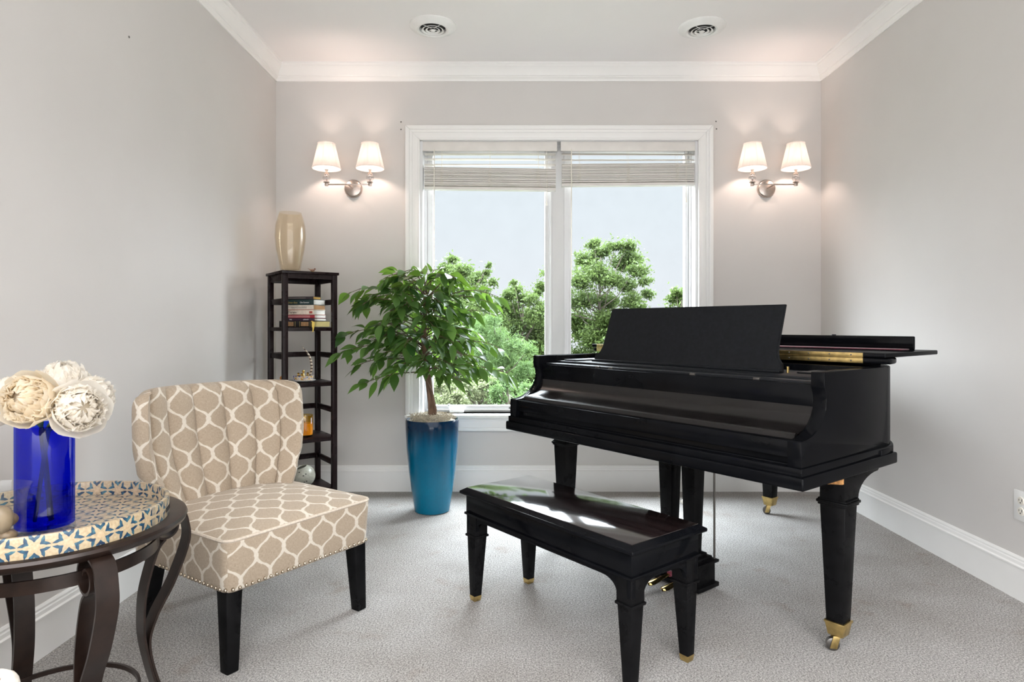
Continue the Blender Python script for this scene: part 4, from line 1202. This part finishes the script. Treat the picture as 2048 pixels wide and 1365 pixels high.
MB().lathe([(0, 0), (0.016, 0), (0.014, 0.008), (0.010, 0.012), (0, 0.012)], 16).build('base', M['gold'], t)
MB().ball((0, 0, 0.024), 0.013, 8, (1, 0.8, 1.1)).ball((0.006, 0, 0.041), 0.008, 8).build('body', pbr('amber_resin', (0.45, 0.17, 0.04), 0.25, var=0.4, vs=60), t)
# candle jar, ceramic globe
jx, jy, _ = on_shelf(0.160, 0.115, 0)
t = thing('candle_jar', 'amber glass candle jar on the lower shelf of the tower', 'candle', (jx, jy, LV[3]))
MB().lathe([(0, 0), (0.044, 0), (0.050, 0.005), (0.051, 0.012), (0.051, 0.128), (0.0495, 0.130), (0.048, 0.128), (0.048, 0.014), (0, 0.012)], 48).build('jar', clear_glass('amber_jar_glass', (0.98, 0.83, 0.42), 0.05), t)
MB().lathe([(0, 0.013), (0.0475, 0.013), (0.0475, 0.080), (0, 0.080)], 40).build('wax', pbr('yellow_wax', (0.85, 0.50, 0.06), 0.6, var=0.06), t)
MB().tube([(0, 0, 0.08), (0.001, 0, 0.092)], 0.0012, 6).build('wick', M['dark'], t)
gx, gy, _ = on_shelf(0.165, 0.140, 0)
t = thing('ceramic_globe', 'pale green ceramic globe with pierced holes on the bottom shelf', 'ornament', (gx, gy, LV[4]), 0)
t.rotation_euler = (0, 0, 0)
T = Matrix.Translation((0, 0, 0.064)) @ Matrix.Rotation(R(-14), 4, 'Y') @ Matrix.Rotation(R(10), 4, 'X')
prof = [(0.066*math.sin(a), -0.066*math.cos(a)) for a in [PI*k/24 for k in range(0, 21)]]
prof[0] = (0, -0.066)
prof += [(r*0.93, zz*0.93) for r, zz in prof[::-1]]; prof[-1] = (0, -0.061)
MB().lathe(prof, 40, M=T).build('shell', pbr('celadon_ceramic', (0.43, 0.43, 0.36), 0.35, var=0.12, vs=90, bump=0.3, bs=140), t)
hl = MB()
for az, el in ((-75, 12), (-62, 20), (-70, -22), (-58, -18), (-100, 30)):
    a, e = R(az), R(el)
    n = Vector((math.cos(a)*math.cos(e), math.sin(a)*math.cos(e), math.sin(e)))
    Q = Matrix.Translation(n*0.0655+Vector((0, 0, 0.064))) @ n.to_track_quat('Z', 'Y').to_matrix().to_4x4()
    hl.lathe([(0, 0.0008), (0.0028, 0.0006), (0.0032, 0), (0, -0.001)], 10, M=Q, sx=1.6)
hl.build('pierced_hole_shade', M['void'], t)  # dark dots on the shell in place of shaded holes

# ------------------------------------------------------------------ potted ficus
PX, PY = -0.484, 3.785
pf = thing('potted_ficus', 'artificial ficus tree in a tall teal glazed pot left of the window', 'plant', (PX, PY, 0))
MB().lathe([(0, 0), (0.095, 0), (0.103, 0.006), (0.118, 0.10), (0.137, 0.24), (0.150, 0.38), (0.156, 0.49), (0.157, 0.535), (0.1545, 0.545), (0.148, 0.545), (0.144, 0.535), (0.140, 0.50), (0, 0.50)], 72).build('pot', M['pot'], pf)
b = MB().lathe([(0, 0.548), (0.06, 0.553), (0.11, 0.545), (0.138, 0.528), (0.139, 0.50), (0, 0.50)], 40)
for v in b.bm.verts:
    if v.co.z > 0.51: v.co.z += rng.uniform(-.008, .008)
for i in range(420):
    a = rng.uniform(0, 2*PI); r = 0.135*math.sqrt(rng.random())
    P0 = Vector((r*math.cos(a), r*math.sin(a), 0.540))
    pts = [P0+Vector((rng.uniform(-.02, .02), rng.uniform(-.02, .02), rng.uniform(0, .034)+.008*(1-r/.135))) for k in range(4)]
    b.tube(pts, 0.0011, 4, cap=False)
o = b.build('moss', M['moss'], pf); 
tk = [Vector((0.0, 0, 0.50)), Vector((-0.005, 0, 0.64)), Vector((-0.022, 0.01, 0.76)), Vector((-0.035, 0, 0.88)), Vector((-0.050, 0.005, 1.02)), Vector((-0.042, 0, 1.16)), Vector((-0.045, 0, 1.29))]
m = MB().tube(tk, [0.022, 0.020, 0.019, 0.018, 0.017, 0.014, 0.009], 12)
m.tube([Vector((0.012, 0, 0.50)), Vector((0.02, -0.012, 0.60)), Vector((0.0, -0.022, 0.70)), Vector((-0.045, -0.012, 0.80)), Vector((-0.05, 0.012, 0.92)), Vector((-0.04, -0.01, 1.06))], [0.011, 0.010, 0.009, 0.008, 0.007, 0.005], 8)
m.build('trunk', M['bark'], pf)
def leaf(V, Fc, base, d, L, wd, fold, droop, roll):
    """folded, drooping pointed leaf from base along d"""
    d = d.normalized(); side = d.cross(Vector((0, 0, 1)))
    side = side.normalized() if side.length > 1e-3 else Vector((1, 0, 0))
    nrm = side.cross(d).normalized()
    c, s = math.cos(roll), math.sin(roll)
    side, nrm = side*c+nrm*s, nrm*c-side*s
    i0 = len(V)
    for f, w in ((0, .05), (.08, .40), (.2, .74), (.36, .97), (.5, .98), (.66, .76), (.8, .46), (.92, .16), (1, .01)):
        cc = base+d*L*f-Vector((0, 0, 1))*droop*L*f*f
        for k in (-1, 0, 1):
            V.append(cc+side*k*w*wd/2+nrm*abs(k)*w*wd*fold)
    for a in range(8):
        for k in range(2):
            q = i0+a*3+k
            Fc.append((q, q+1, q+4, q+3))
LV_, LF_ = [], []
br = MB()
r2 = random.Random(21)
def along(f):
    x = f*(len(tk)-1); i = min(int(x), len(tk)-2)
    return tk[i].lerp(tk[i+1], x-i)
# branch list: azimuth (0 = right in the photo, -90 = to the camera), start height, reach, rise
brs = []
for i in range(46):
    f = 0.37+0.63*(i+.5)/46
    az = i*137.5+r2.uniform(-25, 25)
    reach = (0.40 if f < 0.9 else 0.30)*r2.uniform(0.70, 1.05)
    if abs(math.sin(R(az))) > 0.7: reach = min(reach, 0.30)
    brs.append((az, f, reach, r2.uniform(0.0, 0.13)))
brs += [(178, 0.50, 0.44, 0.03), (182, 0.60, 0.45, 0.10), (172, 0.74, 0.43, 0.13), (188, 0.86, 0.42, 0.12), (176, 0.93, 0.36, 0.06), (90, .99, .10, .12), (200, .99, .14, .12), (-30, .99, .16, .12), (4, 0.44, 0.46, 0.02), (-2, 0.58, 0.44, 0.06), (8, 0.70, 0.43, 0.12), (2, 0.84, 0.42, 0.12), (-10, 0.92, 0.38, 0.05), (3, .5, .47, .0), (183, .62, .47, .02),
        (185, 0.42, 0.40, 0.0), (20, 0.97, 0.28, 0.10), (160, 0.98, 0.26, 0.12), (-60, 0.5, .3, .04), (-110, 0.62, .3, .05), (-85, .78, .3, .08), (-70, .9, .26, .08), (-130, .45, .3, 0.03), (-95, .98, .24, .09), (-40, .99, .24, .10), (-150, .99, .24, .10)]
for az, f, reach, rise in brs:
    a = R(az); s0 = along(f)
    e = Vector((math.cos(a), math.sin(a)*0.85, 0))
    P = []
    for k in range(8):
        g = k/7
        P.append(s0+e*reach*g+Vector((0.02*math.sin(g*5+az), 0.02*math.cos(g*4+az), rise*1.5*math.sin(g*PI*0.6)-0.07*g*g)))
    br.tube(P, [0.0042-0.0028*k/7 for k in range(8)], 5)
    nl = int(7+reach*15)
    for k in range(nl):
        g = 0.22+0.78*(k+.5)/nl
        x = g*7; i = min(int(x), 6)
        b0 = P[i].lerp(P[i+1], x-i)
        tdir = (P[i+1]-P[i]).normalized()
        sd = tdir.cross(Vector((0, 0, 1))).normalized()
        d = tdir*r2.uniform(.3, 1.0)+sd*r2.choice((-1, 1))*r2.uniform(.3, 1.0)+Vector((0, 0, r2.uniform(-.85, .35)))
        tw = b0+d.normalized()*0.022
        br.tube([b0, tw], 0.0012, 3, cap=False)
        leaf(LV_, LF_, tw, d, r2.uniform(.075, .112), r2.uniform(.040, .056), r2.uniform(.05, .25), r2.uniform(.05, .4), r2.uniform(-.7, .7))
br.build('branches', M['twig'], pf)
# keep leaves off the wall and the window casing
ymax = YB-0.075-PY
for v in LV_:
    if v.y > ymax: v.y = ymax-0.3*(v.y-ymax) if v.y < ymax+0.2 else ymax-0.06
    if v.y > ymax: v.y = ymax
me = bpy.data.meshes.new('foliage'); me.from_pydata([tuple(v) for v in LV_], [], LF_); me.materials.append(M['ficus'])
for pgn in me.polygons: pgn.use_smooth = True
fo = link('foliage', me, pf)

# ------------------------------------------------------------------ outdoors
def at(px, py, Y): return Vector(((px-CX)*Y/F, Y, H+(CYH-py)*Y/F))
GZ = -1.75
g = MB()
n = 40
g.grid([[(-40+80*i/n, 5.2+70*j/n, GZ+0.25*math.sin(i*1.3)*math.cos(j*.9)-0.0*j) for i in range(n+1)] for j in range(n+1)])
gm = pbr('meadow_grass', (0.060, 0.064, 0.046), 0.95, var=0.4, vs=1.2, spec=0.1)
go = g.build('grass_field', gm); tag(go, 'rough green meadow below the trees outside the window', 'grass', kind='stuff')
LM = {'oak': leaf_mat('oak_leaves', (0.034, 0.060, 0.015), (0.108, 0.165, 0.048), 0.3, 0.6, 0.9, spec=False, tcol=(0.13, 0.19, 0.055)),
      'light': leaf_mat('pine_needles', (0.055, 0.110, 0.038), (0.135, 0.225, 0.085), 0.3, 0.6, 0.9, spec=False, tcol=(0.13, 0.19, 0.055)),
      'dull': leaf_mat('shrub_leaves', (0.10, 0.12, 0.065), (0.24, 0.27, 0.16), 0.3, 0.6, 1.2, spec=False, tcol=(0.13, 0.19, 0.055))}
BK = pbr('tree_bark', (0.12, 0.10, 0.085), 0.9, var=0.4, vs=6)
def leaf_cloud(blobs, per, size, seed, narrow=0.6, flat=0.0):
    """leaves in ragged sub-clumps around every crown clump"""
    r = np.random.RandomState(seed)
    Vs, n = [], 0
    for (c, rad) in blobs:
        rad = np.array(rad)
        for sub in range(12):
            o = r.normal(size=3); o /= np.linalg.norm(o)
            cc = np.array(c)+o*rad*r.uniform(0.0, 0.85)
            sr = rad*r.uniform(0.30, 0.66)*np.array((1.15, 1.15, 0.75))
            k = max(10, int(per*0.12*(sr[0]*sr[2]+sr[0]*sr[1])/0.18))
            u = r.normal(size=(k, 3)); u /= np.linalg.norm(u, axis=1, keepdims=True)
            P = cc+u*(r.uniform(0, 1.0, (k, 1))**0.45)*1.12*sr
            a = r.normal(size=(k, 3)); a /= np.linalg.norm(a, axis=1, keepdims=True)
            b = np.cross(a, r.normal(size=(k, 3))); b /= np.linalg.norm(b, axis=1, keepdims=True)
            s = size*r.uniform(.5, 1.35, (k, 1))
            q = np.stack([P-a*s, P-b*s*narrow, P+a*s, P+b*s*narrow], 1)
            Vs.append(q.reshape(-1, 3)); n += k
        k = max(30, int(per*0.75*(rad[0]*rad[2]+rad[0]*rad[1])))      # loose leaves between the sub-clumps
        P = np.array(c)+r.normal(size=(k, 3))*0.58*rad
        a = r.normal(size=(k, 3)); a /= np.linalg.norm(a, axis=1, keepdims=True)
        b = np.cross(a, r.normal(size=(k, 3))); b /= np.linalg.norm(b, axis=1, keepdims=True)
        s = size*r.uniform(.5, 1.35, (k, 1))
        Vs.append(np.stack([P-a*s, P-b*s*narrow, P+a*s, P+b*s*narrow], 1).reshape(-1, 3)); n += k
    return np.concatenate(Vs), n
def tree(label, base, blobs, mat, seed, size=0.085, per=950, narrow=0.6, name='tree', group='trees outside the window', trunk=True):
    t = thing(name, label, 'tree' if name == 'tree' else 'shrub', base, 0, group)
    bl = [((b[0]-base[0], b[1]-base[1], b[2]-base[2]), rad) for b, rad in blobs]
    V, k = leaf_cloud(bl, per, size, seed, narrow)
    me = bpy.data.meshes.new('crown')
    me.from_pydata(V.tolist(), [], np.arange(4*k).reshape(-1, 4).tolist())
    me.materials.append(LM[mat]); link('crown', me, t)
    m = MB()
    top = max(b[2]+r[2] for b, r in bl)
    if trunk:
        m.tube([(0, 0, -0.1), (0.03, 0, top*.35), (-0.02, 0.02, top*.62), (0.02, 0, top*.9)], [0.10, 0.075, 0.045, 0.012], 8)
    for b, r in bl:
        z0 = max(0.1, b[2]-r[2]*1.2)*0.8
        m.tube([(0, 0, min(z0, top*.7)), (b[0]*.45, b[1]*.45, b[2]*.75+z0*.1), (b[0], b[1], b[2]+r[2]*.4)], [0.022, 0.014, 0.005], 5)
    m.build('trunk', BK, t)
def pxblobs(L, Y, seed, dep=0.8):
    """crown clumps given by photo position and radius, set at depth Y"""
    r = random.Random(seed); out = []
    for px, py, rp in L:
        rad = rp*Y/F
        y = Y+r.uniform(-dep, dep)
        out.append((tuple(at(px, py, y)), (rad, rad*1.0, rad*0.82)))
    return out
def fill(x0, x1, y0, y1, rp, k, seed):
    r = random.Random(seed)
    return [(r.uniform(x0, x1), r.uniform(y0, y1), rp*r.uniform(.7, 1.2)) for _ in range(k)]
oak = [(1188, 488, 14), (1172, 520, 22), (1205, 505, 20), (1190, 545, 26), (1232, 492, 15), (1258, 490, 16), (1262, 515, 20), (1240, 530, 22), (1275, 540, 20), (1222, 560, 24), (1255, 572, 20), (1288, 562, 15), (1296, 590, 13),
       (1160, 560, 24), (1172, 600, 28), (1215, 605, 26), (1262, 605, 20), (1150, 640, 30), (1195, 650, 28), (1238, 640, 22), (1280, 615, 14), (1130, 600, 26), (1120, 560, 20), (1098, 548, 14), (1082, 572, 13), (1075, 585, 9)]
oak += fill(1090, 1300, 640, 800, 30, 26, 5)
tree('tall spreading oak seen through the right window pane', (at(1200, 0, 19).x, 19, GZ), pxblobs(oak, 19, 1), 'oak', 11, 0.052, 2600, 0.45)
lft = [(905, 520, 14), (898, 540, 20), (925, 545, 22), (885, 560, 20), (950, 560, 22), (972, 545, 10), (978, 530, 7), (985, 565, 10), (915, 580, 28), (955, 590, 24), (890, 600, 26), (870, 580, 18)] + fill(850, 980, 610, 790, 30, 26, 6)
tree('leafy tree behind the ficus at the left of the left pane', (at(915, 0, 17).x, 17, GZ), pxblobs(lft, 17, 2), 'oak', 12, 0.048, 2600, 0.45)
mid = [(1028, 566, 7), (1032, 580, 12), (1018, 590, 16), (1045, 598, 20), (1020, 620, 24), (1065, 600, 16), (1072, 630, 24), (1040, 640, 28), (1085, 620, 18), (1000, 610, 16)] + fill(975, 1110, 640, 810, 28, 28, 7)
tree('pointed dark green tree in the middle of the left pane', (at(1045, 0, 18).x, 18, GZ), pxblobs(mid, 18, 3), 'oak', 13, 0.050, 2600, 0.45)
pine = [(985, 640, 16), (960, 660, 24), (995, 675, 26), (1030, 690, 24), (965, 705, 28), (1010, 720, 30), (1050, 735, 24), (985, 745, 28), (1035, 765, 24), (945, 740, 22), (1060, 700, 18), (1000, 785, 22)]
tree('soft pale green pine in front of the taller trees', (at(1000, 0, 14.5).x, 14.5, GZ), pxblobs(pine, 14.5, 4, 0.5), 'light', 14, 0.075, 2600, 0.10)
tree('small tree at the right edge of the right pane', (at(1362, 0, 21).x, 21, GZ), pxblobs([(1352, 585, 11), (1345, 600, 14), (1362, 590, 16), (1375, 605, 20), (1350, 625, 22), (1385, 630, 26), (1365, 660, 30), (1400, 610, 18), (1345, 690, 30), (1390, 700, 34)], 21, 5), 'oak', 15, 0.06, 1500)
tree('broad tree hidden low behind the music desk', (at(1290, 0, 17).x, 17, GZ), pxblobs(fill(1230, 1400, 665, 800, 34, 16, 8), 17, 6), 'oak', 16, 0.06, 1500)
tree('tree standing furthest left outside the window', (at(770, 0, 18).x, 18, GZ), pxblobs(fill(700, 850, 560, 790, 36, 22, 9), 18, 7), 'oak', 17, 0.07, 1000)
tree('tree standing furthest right outside the window', (at(1500, 0, 19).x, 19, GZ), pxblobs(fill(1430, 1600, 590, 800, 38, 20, 10), 19, 8), 'oak', 18, 0.07, 1000)
for i, (x0, x1, Y, mt, lb) in enumerate(((868, 925, 12.0, 'dull', 'pale grey-green shrub at the bottom left of the left pane'), (925, 985, 12.6, 'dull', 'brownish shrub low in the middle of the left pane'), (985, 1060, 12.2, 'light', 'light green shrub low beside the piano corner'), (790, 865, 12.3, 'light', 'light green shrub hidden behind the ficus trunk'))):
    tree(lb, (at((x0+x1)/2, 0, Y).x, Y, GZ), pxblobs(fill(x0, x1, 762+i*3, 830, 17, 14, 30+i), Y, 30+i, .4), mt, 40+i, 0.032, 4200, 0.4, 'garden_shrub', 'shrubs below the window', False)

# ------------------------------------------------------------------ camera, sky, light
cam = bpy.data.cameras.new('camera'); co = bpy.data.objects.new('camera', cam); COL.objects.link(co)
co.location = (0, 0, H); co.rotation_euler = (R(90), 0, 0)
cam.sensor_width = 36; cam.lens = 36*F/2048
cam.shift_x = (1024-CX)/2048; cam.shift_y = (CYH-682.5)/2048
cam.clip_start = 0.02; cam.clip_end = 300
SC.camera = co

FRONT, UP, REAR, REAR_UP, SIDE = 0.89, 36.0, 1.1, 8.5, 14.0  # all but the front term: unseen sky brightness added to light walls and floor
wd = bpy.data.worlds.new('sky_with_fill'); SC.world = wd; wd.use_nodes = True
nt = wd.node_tree
for n_ in list(nt.nodes): nt.nodes.remove(n_)
out = nt.nodes.new('ShaderNodeOutputWorld'); bg = nt.nodes.new('ShaderNodeBackground')
tc = nt.nodes.new('ShaderNodeTexCoord'); sp = nt.nodes.new('ShaderNodeSeparateXYZ'); nt.links.new(tc.outputs['Generated'], sp.inputs[0])
def smooth(v, a, b):
    mr = nt.nodes.new('ShaderNodeMapRange'); mr.interpolation_type = 'SMOOTHSTEP'
    mr.inputs[1].default_value = a; mr.inputs[2].default_value = b
    nt.links.new(v, mr.inputs[0]); return mr.outputs[0]
z_, y_ = sp.outputs[2], sp.outputs[1]
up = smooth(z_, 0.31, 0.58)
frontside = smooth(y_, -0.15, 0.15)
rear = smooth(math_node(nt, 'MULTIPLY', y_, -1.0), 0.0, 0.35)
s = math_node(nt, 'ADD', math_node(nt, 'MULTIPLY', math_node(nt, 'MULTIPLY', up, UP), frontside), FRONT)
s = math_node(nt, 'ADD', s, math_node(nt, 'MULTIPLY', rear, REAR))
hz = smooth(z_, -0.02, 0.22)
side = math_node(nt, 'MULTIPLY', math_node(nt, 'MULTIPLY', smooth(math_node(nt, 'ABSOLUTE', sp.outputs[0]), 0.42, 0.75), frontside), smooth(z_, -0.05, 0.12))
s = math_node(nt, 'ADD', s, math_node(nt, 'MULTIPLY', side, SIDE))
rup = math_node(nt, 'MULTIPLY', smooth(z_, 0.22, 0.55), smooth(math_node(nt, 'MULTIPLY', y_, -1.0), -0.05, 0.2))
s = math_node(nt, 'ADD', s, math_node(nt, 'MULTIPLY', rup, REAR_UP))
c1 = mix_col(nt, hz, (0.90, 0.945, 1.0), (0.86, 0.94, 1.0))
c2 = mix_col(nt, rear, c1, (0.98, 0.985, 1.0))
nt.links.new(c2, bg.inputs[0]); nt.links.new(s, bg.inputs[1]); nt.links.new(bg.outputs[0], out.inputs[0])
def portal(name, loc, rot, sx, sy):
    L = bpy.data.lights.new(name, 'AREA'); L.shape = 'RECTANGLE'; L.size = sx; L.size_y = sy; L.cycles.is_portal = True
    o = bpy.data.objects.new(name, L); COL.objects.link(o); o.location = loc; o.rotation_euler = rot
portal('window_portal', ((OX0+OX1)/2, YB+WT+0.02, (OZ0+OZ1)/2), (R(-90), 0, 0), OX1-OX0, OZ1-OZ0)
portal('rear_portal', ((XL+XR)/2, YF-0.02, ZC/2), (R(90), 0, 0), XR-XL, ZC)
vs_ = SC.view_settings
vs_.view_transform = 'Standard'; vs_.look = 'None'; vs_.exposure = 0.12; vs_.gamma = 1.0; vs_.use_curve_mapping = False
cy = SC.cycles
cy.max_bounces = 10; cy.diffuse_bounces = 6; cy.glossy_bounces = 4; cy.transparent_max_bounces = 24; cy.transmission_bounces = 6
cy.caustics_reflective = False; cy.caustics_refractive = False; cy.sample_clamp_indirect = 6.0
cy.use_denoising = True
